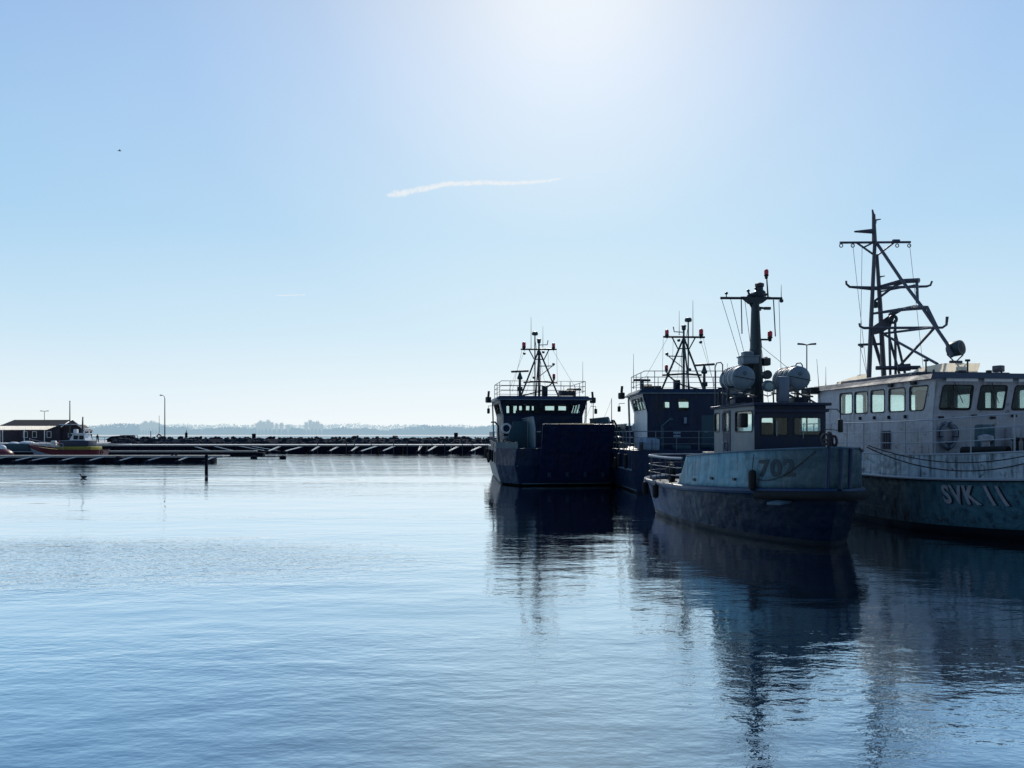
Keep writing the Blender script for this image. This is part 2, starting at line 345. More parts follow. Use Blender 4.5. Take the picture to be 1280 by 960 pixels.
# ------------------------------------------------------------------ water
def water_mat():
    m, t, b = nt('harbour_water'); t.nodes.remove(b); L = t.links.new; out = t.nodes['Material Output']
    g = N_(t, 'ShaderNodeNewGeometry')
    def nz(sx, sy, sc, det, rough=.5, w=0):
        mp = N_(t, 'ShaderNodeMapping'); mp.inputs['Scale'].default_value = (sx, sy, 1); mp.inputs['Rotation'].default_value = (0,0,w)
        L(g.outputs['Position'], mp.inputs['Vector'])
        n = N_(t, 'ShaderNodeTexNoise'); n.inputs['Scale'].default_value = sc; n.inputs['Detail'].default_value = det; n.inputs['Roughness'].default_value = rough
        L(mp.outputs[0], n.inputs['Vector']); return n.outputs[0]
    swell = nz(.55, 1.0, .55, 2, w=.15)
    mid = nz(.5, 1.0, 2.3, 3, w=-.12)
    fine = nz(.6, 1.0, 8.5, 3, .55, w=.2)
    patch = nz(.12, 1.0, .16, 4)                     # calm lanes and ruffled lanes
    pm = ramp(t, patch, [(.36, (.25,)*3), (.5, (.7,)*3), (.66, (1.25,)*3)])
    # a cat's-paw of wind on the near left water
    def gauss(cx, cy, rx, ry):
        sp = N_(t, 'ShaderNodeVectorMath', operation='SUBTRACT'); L(g.outputs['Position'], sp.inputs[0]); sp.inputs[1].default_value = (cx, cy, 0)
        mu = N_(t, 'ShaderNodeVectorMath', operation='MULTIPLY'); L(sp.outputs[0], mu.inputs[0]); mu.inputs[1].default_value = (1/rx, 1/ry, 0)
        ln = N_(t, 'ShaderNodeVectorMath', operation='LENGTH'); L(mu.outputs[0], ln.inputs[0])
        mr = N_(t, 'ShaderNodeMapRange'); mr.interpolation_type = 'SMOOTHSTEP'; L(ln.outputs['Value'], mr.inputs[0])
        mr.inputs[1].default_value = .45; mr.inputs[2].default_value = 1.25; mr.inputs[3].default_value = 1; mr.inputs[4].default_value = 0
        return mr.outputs[0]
    paw = gauss(-12.0, 19.0, 11.0, 4.4)
    def mul(a, k):
        n = N_(t, 'ShaderNodeMath', operation='MULTIPLY'); L(a, n.inputs[0])
        if isinstance(k, (int, float)): n.inputs[1].default_value = k
        else: L(k, n.inputs[1])
        return n.outputs[0]
    def add(a, b_):
        n = N_(t, 'ShaderNodeMath', operation='ADD'); L(a, n.inputs[0]); L(b_, n.inputs[1]); return n.outputs[0]
    fk = N_(t, 'ShaderNodeMath', operation='MULTIPLY_ADD'); L(paw, fk.inputs[0]); fk.inputs[1].default_value = W_PAW; L(pm.outputs[0], fk.inputs[2])
    mk = N_(t, 'ShaderNodeMath', operation='MULTIPLY_ADD'); L(paw, mk.inputs[0]); mk.inputs[1].default_value = 1.5; L(pm.outputs[0], mk.inputs[2])
    h = add(add(mul(swell, W_SWELL), mul(mul(mid, W_MID), mk.outputs[0])), mul(mul(fine, W_FINE), fk.outputs[0]))
    # distant water lies calmer
    dl = N_(t, 'ShaderNodeVectorMath', operation='LENGTH'); L(g.outputs['Position'], dl.inputs[0])
    dv = N_(t, 'ShaderNodeMapRange'); L(dl.outputs['Value'], dv.inputs[0]); dv.inputs[1].default_value = 12; dv.inputs[2].default_value = 75; dv.inputs[3].default_value = 1; dv.inputs[4].default_value = .42
    lee = gauss(-44, 78, 42, 48)                       # breeze ruffles the far left basin
    lk = N_(t, 'ShaderNodeMath', operation='MULTIPLY_ADD'); L(lee, lk.inputs[0]); lk.inputs[1].default_value = 2.2; L(dv.outputs[0], lk.inputs[2])
    h = mul(h, lk.outputs[0])
    bp = N_(t, 'ShaderNodeBump'); bp.inputs['Strength'].default_value = 1; bp.inputs['Distance'].default_value = 1; L(h, bp.inputs['Height'])
    bp2 = N_(t, 'ShaderNodeBump'); bp2.inputs['Strength'].default_value = 1; bp2.inputs['Distance'].default_value = W_FB; L(h, bp2.inputs['Height'])
    gl = N_(t, 'ShaderNodeBsdfGlossy'); gl.inputs['Roughness'].default_value = .025
    L(bp.outputs[0], gl.inputs['Normal'])
    df = N_(t, 'ShaderNodeBsdfDiffuse'); df.inputs['Color'].default_value = (.003,.020,.050,1)
    lw = N_(t, 'ShaderNodeLayerWeight'); lw.inputs['Blend'].default_value = .5; L(bp2.outputs[0], lw.inputs['Normal'])
    fr = ramp(t, lw.outputs['Facing'], [(0, (.06,)*3), (.45, (.20,)*3), (.60, (.46,)*3), (.76, (.84,)*3), (.86, (1.0,)*3), (1, (1,)*3)])
    tn = ramp(t, lw.outputs['Facing'], [(0, (.55,.80,.95)), (.62, (.64,.85,.97)), (.8, (.87,.935,.98)), (.93, (.95,.965,.985))]); L(tn.outputs[0], gl.inputs['Color'])
    mx = N_(t, 'ShaderNodeMixShader'); L(fr.outputs[0], mx.inputs[0]); L(df.outputs[0], mx.inputs[1]); L(gl.outputs[0], mx.inputs[2])
    L(mx.outputs[0], out.inputs[0]); return m
W_SWELL, W_MID, W_FINE, W_PAW, W_FB = .030, .0150, .0050, 2.5, 2.3
M['water'] = water_mat()
struct('water', MB().add([(-6000,-200,0),(6000,-200,0),(6000,6000,0),(-6000,6000,0)], [(0,1,2,3)]), M['water'])
# ------------------------------------------------------------------ ship's hull from a few fair waterlines
class Hull:
    def __init__(s, levels, n=56):
        s.lv = levels; s.n = n
    def _b(s, L, u):
        b = L['B']
        a, p, q, st0 = L.get('stern', (.0, 2, 2, 1))
        if u < a: b *= st0 + (1-st0)*max(0, 1-(1-u/a)**p)**(1/q)
        c, p, q = L['bow']
        if u > c: b *= max(0, 1-((u-c)/(1-c))**p)**(1/q)
        return b
    def P(s, u, lv, side=-1, out=0):
        k = min(int(lv), len(s.lv)-2); f = lv-k; r = []
        for L in (s.lv[k], s.lv[k+1]):
            x = L['xs'] + u*(L['xb']-L['xs']); z = L['z'](u) if callable(L['z']) else L['z']
            r.append(Vector((x, side*s._b(L, u), z)))
        p = r[0].lerp(r[1], f)
        if out: p.y += side*out
        return p
    def us(s, u0=0, u1=1):
        # cosine spacing towards both ends
        o = []
        for i in range(s.n+1):
            t_ = i/s.n; o.append(u0+(u1-u0)*(.5-.5*math.cos(math.pi*t_))*.75+(u1-u0)*t_*.25)
        return o
    def strip(s, l0, l1, u0=0, u1=1, nv=4, out=0, sides=(-1,1), transom=True):
        mb = MB()
        for sd in sides:
            us = s.us(u0, u1); vs = []
            for j in range(nv+1):
                for u in us: vs.append(s.P(u, l0+(l1-l0)*j/nv, sd, out))
            m = len(us)
            mb.add(vs, [(j*m+i, j*m+i+1, (j+1)*m+i+1, (j+1)*m+i) for j in range(nv) for i in range(m-1)])
        if transom and len(sides) == 2 and u0 == 0 and abs(s.P(0, l0).y) > .05:
            vs = []
            for j in range(nv+1):
                lv = l0+(l1-l0)*j/nv; vs += [s.P(0, lv, -1), s.P(0, lv, 1)]
            mb.add(vs, [(2*j, 2*j+1, 2*j+3, 2*j+2) for j in range(nv)])
        return mb
    def deckmb(s, lv, dz=0, inset=.04, u0=0, u1=1):
        mb = MB(); us = s.us(u0, u1); vs = []
        for u in us:
            for sd in (-1, 1):
                p = s.P(u, lv, sd); p.y = sd*max(0, abs(p.y)-inset); p.z += dz; vs.append(p)
        mb.add(vs, [(2*i, 2*i+2, 2*i+3, 2*i+1) for i in range(len(us)-1)]); return mb
    def line(s, lv, side, u0, u1, n=40, out=0, dz=0):
        r = []
        for i in range(n+1):
            p = s.P(u0+(u1-u0)*(.5-.5*math.cos(math.pi*i/n)), lv, side, out); p.z += dz; r.append(p)
        return r
    def loop(s, lv, u0=0, out=0, dz=0, n=44):
        """from the starboard side round the bow to the port side"""
        a = s.line(lv, -1, u0, 1, n, out, dz); b = s.line(lv, 1, u0, 1, n, out, dz)
        return a[:-1] + b[::-1]
    def text(s, body, lv0, lv1, u0, out, width=None, side=-1, shear=0, du=0, dl=0):
        """block characters wrapped on the plating; reads from stern to bow on the starboard side"""
        cu = bpy.data.curves.new('txt', 'FONT'); cu.body = body; cu.size = 1; cu.offset = .035; cu.resolution_u = 3; cu.space_character = 1.12
        tmp = bpy.data.objects.new('txt', cu); COL.objects.link(tmp)
        dg = bpy.context.evaluated_depsgraph_get(); me = bpy.data.meshes.new_from_object(tmp.evaluated_get(dg))
        bpy.data.objects.remove(tmp)
        bm = bmesh.new(); bm.from_mesh(me); bmesh.ops.triangulate(bm, faces=bm.faces)
        for _ in range(2): bmesh.ops.subdivide_edges(bm, edges=[e for e in bm.edges if e.calc_length() > .12], cuts=1)
        bmesh.ops.triangulate(bm, faces=bm.faces)
        xs = [v.co.x for v in bm.verts]; ys = [v.co.y for v in bm.verts]; x0, x1, y0, y1 = min(xs), max(xs), min(ys), max(ys)
        lm = (lv0+lv1)/2; tab = [(0, u0)]; u = u0; acc = 0; p = s.P(u, lm)
        while acc < width*1.1 and u < .9995:
            u += .0008; q = s.P(u, lm); acc += (q-p).length; p = q; tab.append((acc, u))
        def ulook(d):
            for i in range(1, len(tab)):
                if tab[i][0] >= d:
                    a, b = tab[i-1], tab[i]; return a[1]+(b[1]-a[1])*(d-a[0])/max(1e-9, b[0]-a[0])
            return tab[-1][1]
        for v in bm.verts:
            f = (v.co.y-y0)/(y1-y0); d = (v.co.x-x0)/(x1-x0)*width + du + shear*f
            lv = lv0+(lv1-lv0)*f+dl; xt = s.P(ulook(max(0, d)), lm).x      # keep the strokes upright on the plating
            xa, xb_ = s.P(0, lv).x, s.P(1, lv).x; v.co = s.P(min(.9999, (xt-xa)/(xb_-xa)), lv, side)
            n_ = Vector((.35, side, 0)).normalized(); v.co += n_*out
        mb = MB(); bm.verts.index_update()
        mb.add([v.co.copy() for v in bm.verts], [[v.index for v in f.verts] for f in bm.faces]); bm.free(); return mb

def rails(parent, path, heights, m, stanchions, top_r=.022, r=.016, name='railing'):
    """guard rail along a 3-D path (its foot line); heights of the bars; stanchion positions as path fractions"""
    path = [Vector(p) for p in path]; mb = MB()
    for i, h in enumerate(heights):
        mb.tube([p+Vector((0,0,h)) for p in path], top_r if i == len(heights)-1 else r, 6)
    seg = [0]
    for a, b in zip(path, path[1:]): seg.append(seg[-1]+(b-a).length)
    for f in stanchions:
        d = f*seg[-1]
        for i in range(1, len(seg)):
            if seg[i] >= d-1e-6:
                q = path[i-1].lerp(path[i], (d-seg[i-1])/max(1e-6, seg[i]-seg[i-1])); break
        mb.tube([q, q+Vector((0,0,heights[-1]))], r*1.15, 6)
    return part(name, mb, m, parent)
def nav_light(parent, c, m=None, s=1.0):
    c = Vector(c)
    o = part('navigation_light', MB().lathe([(.03*s,-.10*s),(.05*s,-.08*s),(.05*s,-.02*s),(.075*s,0),(.075*s,.035*s),(.05*s,.045*s)], c, n=10), M['black'], parent)
    part('lamp_lens', MB().lathe([(.062*s,.045*s),(.07*s,.07*s),(.07*s,.17*s),(.05*s,.2*s),(.02*s,.215*s)], c, n=12), m or M['red_lamp'], o)
    return o
def whip(parent, p, h, lean=(0,0), r=.012):
    p = Vector(p); return part('whip_antenna', MB().tube([p, p+Vector((0,0,.12)), p+Vector((lean[0],lean[1],h))], [r*2, r*1.2, r*.5], 6), M['mast_dark'], parent)
def tyre(parent, c, Rr=.32, r=.11, axis=(0,1,0), name='tyre_fender'):
    return part(name, MB().torus(c, Rr, r, axis, 20, 8), M['rubber'], parent)
def lifebuoy(parent, c, Rr=.3, r=.07, axis=(0,1,0), m='orange'):
    o = part('lifebuoy', MB().torus(c, Rr, r, axis, 24, 8), M[m], parent)
    return o
def bollard(parent, x, y, z, s=1.0):
    mb = MB()
    for d in (-.17*s, .17*s): mb.lathe([(.085*s,0),(.075*s,.04*s),(.07*s,.3*s),(.1*s,.33*s),(.1*s,.38*s),(.03*s,.4*s)], (x+d, y, z), n=12)
    mb.cbox((x, y, z+.02), (.62*s, .28*s, .04), 0, .01); return part('bollard', mb, M['black'], parent)
def fender_cyl(parent, p, h=.7, r=.13):
    p = Vector(p)
    o = part('fender', MB().lathe([(.03,0),(r*.8,.04),(r,.12),(r,h-.12),(r*.8,h-.04),(.03,h)], p-Vector((0,0,h)), n=12), M['rubber'], parent)
    part('lanyard', MB().tube([p, p+Vector((0,.05,.45))], .012, 5), M['rope'], o); return o
# ------------------------------------------------------------------ harbour tug 702
def make_tug():
    hd = math.atan2(-.9975, .07)
    root = thing('harbour_tug', 'grey harbour tug marked 702 with two drum shaped life rafts on its roof', 'tugboat', (8.48, 27, 0), hd)
    zr = lambda u: 1.33 + .30*max(0, (u-.35)/.65)**1.6
    zb = lambda u: 2.20 + .62*max(0, (u-.35)/.65)**.8
    H = Hull([dict(B=2.1, xs=-5.2, xb=5.1, z=-.6, stern=(.25,2,2,.2), bow=(.4,1.8,1.2)),
              dict(B=2.5, xs=-5.75, xb=5.55, z=0, stern=(.2,2,2,0), bow=(.36,1.9,1.55)),
              dict(B=2.54, xs=-5.8, xb=5.62, z=.2, stern=(.2,2,2,0), bow=(.36,1.9,1.55)),
              dict(B=2.75, xs=-6.2, xb=6.05, z=zr, stern=(.2,2.2,2.2,0), bow=(.38,1.9,1.7)),
              dict(B=2.67, xs=-6.05, xb=6.15, z=zb, stern=(.2,2.2,2.2,0), bow=(.38,1.9,1.68))])
    part('boot_top', H.strip(0, 2), M['boot_top'], root)
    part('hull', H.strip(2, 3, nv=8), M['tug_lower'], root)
    part('deck', H.deckmb(3, -.06), M['deck'], root)
    # bulwark: forward plates, plus the sloping after end
    u0 = (.55+6)/12.1
    bw = MB()
    for sd in (-1, 1):
        us = H.us(u0, 1); vs = []
        for j in range(6):
            for i, u in enumerate(us):
                uu = u if j == 5 else u - (u0-(u0-.045))*(1-j/5)*max(0, 1-i/6)
                p = H.P(uu, 3+j/5, sd)
                # hammered plating between frames
                p.y += sd*(-.014)*abs(math.sin(uu*math.pi*17))*math.sin(math.pi*j/5)
                vs.append(p)
        m = len(us); bw.add(vs, [(j*m+i, j*m+i+1, (j+1)*m+i+1, (j+1)*m+i) for j in range(5) for i in range(m-1)])
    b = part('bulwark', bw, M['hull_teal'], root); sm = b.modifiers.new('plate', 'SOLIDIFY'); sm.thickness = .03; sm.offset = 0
    cap = MB().tube(H.loop(4, u0), .035, 6); part('bulwark_rail', cap, M['tug_house'], root)
    # rubbing strake, with a pale capping at the stern
    rb = MB().tube(H.line(3, -1, 0, 1, 60, .05, -.02), .10, 8); rb.tube(H.line(3, 1, 0, 1, 60, .05, -.02), .10, 8)
    part('rubbing_strake', rb, M['hull_dark'], root)
    st = MB().tube([H.P(u, 3, -1, .09)+Vector((-.02,0,.05)) for u in (.0,.003,.01,.02,.035,.055,.08,.11,.15,.2)], [.075]*6+[.06,.05,.035,.02], 8)
    part('strake_capping', st, M['white_rail'], root)
    # heavy bow pudding
    pf = MB().tube([p+Vector((.06,0,-.13)) for p in H.loop(3, .86, .07)], .14, 10)
    part('bow_fender', pf, M['rubber'], root)
    for yy in (-.28, .05, .36):
        tp = MB(); u_ = .999
        tp.tube([(6.06-abs(yy)*.3, yy, 1.7), (6.10-abs(yy)*.3, yy, 2.2), (6.16-abs(yy)*.3, yy, 2.80)], .055, 8)
        part('stem_fender', tp, M['hull_dark'], root)
    part('hull_number', H.text('702', 3.33, 3.77, .860, .028, width=1.22), M['number_dark'], root)
    # freeing port, fairlead, hanging fender on the starboard bow
    fp = H.P(.855, 3.42); fender_cyl(root, fp+Vector((.02,-.16,.12)), .62, .12)
    # plank-like spur at the fore foot of the strake
    part('push_bar', MB().cbox((5.35,-1.25,1.28), (1.5,.35,.07), -.75, .01), M['tug_house'], root)
    # slack line hung along the outside of the bow bulwark, over the number
    hl = [H.P(.862+.118*i/16, 3.27+.66*(i/16)**2.4-.05*math.sin(math.pi*i/16), -1, .06) for i in range(17)]
    part('bulwark_line', MB().tube(hl, .013, 6), M['rope'], root)
    hl = [H.P(.90+.06*i/10, 4.02-.10*math.sin(math.pi*i/10), 1, .05) for i in range(11)]
    part('bulwark_line', MB().tube(hl, .015, 6), M['rope'], root)
    for u_, l_ in ((.60,3.25),(.69,3.30),(.78,3.28)):
        part('scupper', MB().cbox(H.P(u_, l_)+Vector((0,-.004,0)), (.30,.05,.09), 0, .02), M['black'], root)
    # stern rail
    foot = [H.P(u, 3, -1, -.06)+Vector((0,0,.02)) for u in (.52,.46,.40,.34,.28,.22,.16,.11,.07,.04,.02,.008,0)] + [H.P(u, 3, 1, -.06)+Vector((0,0,.02)) for u in (.008,.02,.04,.07,.11,.16,.22,.28,.34,.40,.46,.52)]
    rails(root, foot, [.34,.62,.93], M['dark_rail'], [0,.08,.16,.24,.32,.4,.5,.6,.68,.76,.84,.92,1], .03, .018, 'stern_railing')
    part('rail_capping', MB().tube([p+Vector((0,0,.97)) for p in foot], .034, 6), M['white_rail'], root)
    for u, sd in ((.33,-1),(.2,-1),(.09,-1),(.02,-1)):
        fender_cyl(root, H.P(u, 3, sd, .16)+Vector((-.05,0,-.02)), .55, .12)
    # deck gear aft
    bollard(root, -3.6, -1.3, 1.28); bollard(root, -3.6, 1.3, 1.28); bollard(root, 4.6, 0, 1.55)
    wn = MB().lathe([(.34,-.5),(.34,-.46),(.16,-.44),(.16,.44),(.34,.46),(.34,.5)], (-2.9,-.1,1.75), (0,1,0), 18); wn.cbox((-2.9,-.1,1.45), (.6,1.2,.35), 0, .02)
    w_ = part('towing_winch', wn, M['tug_house'], root); part('rope_drum', MB().lathe([(.27,-.4),(.29,-.2),(.27,0),(.29,.2),(.27,.4)], (-2.9,-.1,1.75), (0,1,0), 18), M['rope_pale'], w_)
    for c, rr in (((-4.4,-1.0,1.33), .32), ((-4.2,.7,1.33), .3)):
        mb = MB(); [mb.torus((c[0], c[1], c[2]+.05*k), rr-.03*(k % 2), .032, (0,0,1), 22, 6) for k in range(5)]
        part('rope_coil', mb, M['rope_pale'], root)
    tyre(root, (-4.9,-1.55,1.68), .26, .10, (.4,1,0)); tyre(root, (-2.2,-2.3,1.7), .26, .10)
    # vent trunk and exhaust casing behind the house
    part('vent_trunk', MB().cbox((-1.55,-.95,1.85), (.45,.5,1.1), 0, .03), M['tug_house'], root)
    part('vent_cowl', MB().cbox((-1.55,-.95,2.46), (.55,.6,.13), 0, .04), M['black'], root)
    part('exhaust_casing', MB().cbox((-1.25,-.72,2.35), (.32,.4,2.2), 0, .03), M['tug_house'], root)
    part('exhaust_pipe', MB().tube([(-1.42,-.60,2.0),(-1.42,-.60,4.0),(-1.5,-.60,4.25)], .09, 10), M['black'], root)
    # ---- wheelhouse
    X0, X1, Y0, Y1, Z0, Z1 = -1.05, 2.8, -1.05, 1.25, 1.3, 4.08
    def sidewins():
        o = []
        for a, b, c, d in ((893,899,518,538),(903,911,517,537),(919,940,515.5,538)):
            xs = []
            for px in (a, b):
                t_ = (px-640)/960; xs.append((t_*26.93-7.43)/(.07+.9975*t_))
            o.append(rect(xs[0], xs[1], 3.27, 3.92))
        return o
    sw = sidewins()
    part('floor', MB().box(X0+.05,X1-.05,Y0+.05,Y1-.05,1.9,1.94), M['deck'], root)
    wall_windows((0,Y0,0), (1,0,0), (0,0,1), rect(X0,X1,Z0,Z1), sw, .05, M['tug_house'], M['gasket'], M['glass'], root, 'side_wall', .09)
    wall_windows((0,Y1,0), (-1,0,0), (0,0,1), rect(-X1,-X0,Z0,Z1), [[(-p[0],p[1]) for p in (w[1],w[0],w[3],w[2])] for w in sw], .05, M['tug_house'], M['gasket'], M['glass'], root, 'side_wall', .09)
    fw = [rect(-.84,.04,3.16,3.70), rect(.22,1.10,3.16,3.70)]
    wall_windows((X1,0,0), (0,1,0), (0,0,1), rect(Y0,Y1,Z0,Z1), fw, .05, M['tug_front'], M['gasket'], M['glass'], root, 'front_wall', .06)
    wall_windows((X0,0,0), (0,-1,0), (0,0,1), rect(-Y1,-Y0,Z0,Z1), [rect(-1.15,-.62,3.28,3.92), rect(-.5,.1,3.28,3.92), rect(.22,.92,3.28,3.92)], .05, M['tug_house'], M['gasket'], M['glass'], root, 'rear_wall', .06)
    part('mullion', MB().box(X1-.01,X1+.02,-.42,-.38,3.16,3.70), M['gasket'], root)
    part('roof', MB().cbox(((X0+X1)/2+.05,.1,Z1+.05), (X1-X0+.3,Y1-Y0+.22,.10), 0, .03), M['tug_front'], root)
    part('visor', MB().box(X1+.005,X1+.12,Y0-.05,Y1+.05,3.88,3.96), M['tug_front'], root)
    # doors on the side
    for (xa, xb) in ((.03,.62),):
        d = part('door', MB().slab((0,Y0-.02,0), (1,0,0), (0,0,1), rpoly(rect(xa-.1,xb+.02,2.0,4.0), .08), [rpoly(rect(xa-.02,xb-.05,3.22,3.94), .09)], .03), M['tug_lower'], root, smooth=False)
        part('handle', MB().tube([(xa,Y0-.05,2.9),(xa,Y0-.09,2.9),(xa+.14,Y0-.09,2.88)], .014, 6), M['white_rail'], d)
        part('vent_grille', MB().torus((xa+.24,Y0-.03,2.75), .17, .02, (0,1,0), 18, 6), M['tug_house'], d)
        part('kick_plate', MB().torus((xa+.24,Y0-.03,2.3), .17, .02, (0,1,0), 18, 6), M['tug_house'], d)
    # dark interior fittings seen through the glass, and an added window block
    part('console', MB().cbox((2.25,.35,2.55), (.5,1.5,1.2), 0, .04), M['black'], root)
    s_ = part('helm_seat', MB().cbox((1.3,-.05,2.7), (.5,.55,.12), 0, .04), M['black'], root)
    part('backrest', MB().cbox((1.06,-.05,3.15), (.12,.6,.85), 0, .05), M['black'], s_)
    part('pedestal', MB().tube([(1.3,-.05,1.94),(1.3,-.05,2.66)], .05, 8), M['black'], s_)
    part('window_blocker', MB().cbox((1.2,.72,3.2), (.5,.62,1.4), 0, .04), M['black'], root)  # added black block that shades the port front window
    # wipers, mirror box, searchlights
    part('wiper', MB().tube([(X1+.03,-.35,3.12),(X1+.05,-.36,3.6)], .012, 5), M['white_rail'], root)
    part('wiper', MB().tube([(X1+.03,.5,3.05),(X1+.05,.52,3.55)], .012, 5), M['white_rail'], root)
    part('side_lamp', MB().cbox((2.35,-1.26,3.62), (.30,.26,.46), 0, .05), M['black'], root)
    part('mirror', MB().cbox((2.55,1.86,3.45), (.12,.14,.42), 0, .03), M['black'], root)
    part('mirror_arm', MB().tube([(2.6,1.25,3.98),(2.6,1.72,3.98),(2.55,1.86,3.86),(2.55,1.86,3.6)], .018, 6).tube([(2.6,1.25,3.35),(2.55,1.86,3.3)], .014, 6), M['dark_rail'], root)
    # ---- on the roof: two raft canisters on sloping cradles
    for yc, sg in ((-1.07, -1), (.78, 1)):
        c = (1.35, yc-.02, 5.02)
        pr = [(.0,-.72),(.2,-.715),(.33,-.68),(.385,-.62),(.39,-.42),(.40,-.41),(.40,-.37),(.39,-.36),(.39,.02),(.41,.03),(.41,.07),(.39,.08),(.39,.4),(.40,.41),(.40,.45),(.39,.46),(.385,.62),(.33,.68),(.2,.715),(0,.72)]
        cn = part('life_raft_canister', MB().lathe(pr, c, (1,0,0), 32), M['raft'], root)
        sb = MB()
        for dx in (-.45,-.1,.35): sb.torus((c[0]+dx, c[1], c[2]), .415, .018, (1,0,0), 28, 6)
        part('lashing_strap', sb, M['white_rail'], cn)
        part('seam', MB().tube([(c[0]+.715,c[1]-.36,c[2]+.05),(c[0]+.74,c[1],c[2]-.02),(c[0]+.715,c[1]+.36,c[2]-.09)], .011, 6), M['gasket'], cn)
        part('drain_boss', MB().lathe([(.07,0),(.07,.03),(.04,.04)], (c[0]+.70,c[1],c[2]+.14), (1,0,0), 12), M['tug_house'], cn)
        cr = MB()
        for dx in (-.45,.4):
            cr.tube([(c[0]+dx,c[1]-.48,c[2]-.28-.18*0),(c[0]+dx,c[1]+.48,c[2]-.38)], .035, 6)
            for dy in (-.42,.42): cr.tube([(c[0]+dx,c[1]+dy,c[2]-.33),(c[0]+dx,c[1]+dy*.95,4.15)], .028, 6)
            cr.tube([(c[0]+dx,c[1]-.9*sg*-.5,c[2]-.38),(c[0]+dx,c[1]+sg*.95*.5,4.18)], .03, 6)
        for dy in (-.35,.35): cr.tube([(c[0]-.75,c[1]+dy,c[2]-.42),(c[0]+.85,c[1]+dy,c[2]-.62)], .03, 6)
        part('raft_cradle', cr, M['mast_dark'], root)
        hx = c[0]-.35; hy = c[1] - .62 if sg < 0 else c[1]+.30
        part('grab_hoop', MB().tube([(hx,hy,4.15),(hx,hy,5.45),(hx,hy+.06,5.58),(hx,hy+.2,5.6),(hx,hy+.26,5.52),(hx,hy+.26,4.15)], .022, 6), M['mast_grey'], root)
    # sloping guard frames left and right
    for (a, b) in (((1.9,-1.0,4.2),(1.2,-1.9,4.05)), ((1.6,.6,4.72),(1.9,1.35,4.2)), ((1.2,.4,4.7),(1.5,1.2,4.2)), ((1.7,-1.6,4.25),(1.9,-.8,4.62))): part('guard_frame', MB().tube([a, b], .035, 6), M['mast_grey'], root)
    part('roof_locker', MB().cbox((2.0,.20,4.64), (.30,.36,.84), 0, .05), M['locker'], root)
    part('roof_box', MB().cbox((.9,-.75,4.3), (.9,.8,.26), 0, .04), M['tug_front'], root)
    part('roof_box', MB().cbox((1.2,1.05,4.28), (.7,.5,.28), 0, .04), M['tug_front'], root)
    sl_ = part('searchlight', MB().lathe([(.02,-.22),(.15,-.18),(.19,-.05),(.19,.16),(.17,.18)], (1.95,-.28,4.75), (1,-.1,-.1), 20), M['tug_house'], root)
    part('lens', MB().lathe([(.165,.172),(.1,.186),(.01,.19)], (1.95,-.28,4.75), (1,-.1,-.1), 20), M['lens'], sl_)
    part('yoke', MB().tube([(1.95,-.5,4.78),(1.95,-.52,4.5),(1.95,-.28,4.42),(1.95,-.04,4.5),(1.95,-.06,4.78)], .02, 6), M['black'], sl_)
    part('floodlight', MB().lathe([(.02,-.16),(.13,-.12),(.15,.1),(.13,.12)], (1.9,-.30,5.12), (1,0,0), 18), M['mast_dark'], root)
    # ---- mast : drawn on the plane x = 1.0, one image pixel = one 1/37 m
    S = 26/960; MX = .9
    def q(px, py, dx=0): return (MX+dx, (px-943)*S-.27, 3.2+(542-py)*S)
    mast = part('mast', MB().tube([q(944,508),q(944,480),q(943,430),q(942.5,378)], [.24,.225,.185,.13], 14), M['mast_teal'], root)
    pl = MB().add([], [])
    pl.tube([q(924,372),q(962,372)], .05, 8)
    pl.add([q(925,371,-.12),q(961,371,-.12),q(950,379,-.12),q(935,379,-.12),q(925,371,.12),q(961,371,.12),q(950,379,.12),q(935,379,.12)], [(0,1,2,3),(7,6,5,4),(0,4,5,1),(1,5,6,2),(2,6,7,3),(3,7,4,0)])
    part('mast_platform', pl, M['mast_dark'], mast)
    part('crosstree', MB().tube([q(898,372.5),q(977,372)], .045, 8), M['mast_dark'], mast)
    part('brace', MB().tube([q(933,374),q(940,386)], .04, 6), M['mast_dark'], mast)
    mh = MB()
    mh.lathe([(.16,0),(.2,.05),(.2,.18),(.12,.25),(.12,.34),(.15,.36),(.15,.46),(.05,.5)], q(948,371), n=14)
    mh.ball(q(939,369), .16, 12, (1.2,1.2,.6)); mh.tube([q(939,371),q(933,364.5)], .03, 6)
    part('mast_head_gear', mh, M['mast_dark'], mast)
    for px, h in ((905.5,5.5),(933.5,9),(943.5,12),(956,4.5)):
        part('deck_light', MB().tube([q(px,372),q(px,372-h)], .018, 6).ball(q(px,372-h), .06, 10, (1,1,.8)), M['mast_dark'], mast)
    part('lamp_pole', MB().tube([q(959,371),q(957.2,345)], [.03,.022], 6), M['mast_dark'], mast)
    nav_light(mast, q(956.8,344), s=1.05)
    part('lamp_arm', MB().tube([q(946,424),q(962,424)], .035, 6).tube([q(949,424),q(950,434)], .04, 6), M['mast_dark'], mast); nav_light(mast, q(961.5,422), s=1.15)
    part('lamp_arm', MB().tube([q(943,384),q(961,385)], [.05,.035], 6).box(*(lambda a, b: (MX-.05, MX+.05, a[1], b[1], a[2]-.04, a[2]+.05))(q(954,385), q(962,385))), M['mast_dark'], mast)
    part('signal_arm', MB().tube([q(940,386.5),q(950,387)], .028, 6), M['mast_grey'], mast)
    whip(mast, q(976,375), .55); part('end_lamp', MB().ball(q(976.3,375), .07, 10), M['mast_dark'], mast)
    for a, b, d in (((899.5,374),(920,458),.4),((911,374),(923.5,440),.3),((924.5,372),(925.5,417),0),((929,374),(933,428),.2),((973,374),(969.5,468),.4),((966,374),(968.5,420),0)):
        part('halyard' , MB().tube([q(*a), q(b[0], b[1], d)], .009 if a[0] not in (924.5, 966) else .02, 5), M['grey_rail'], mast)
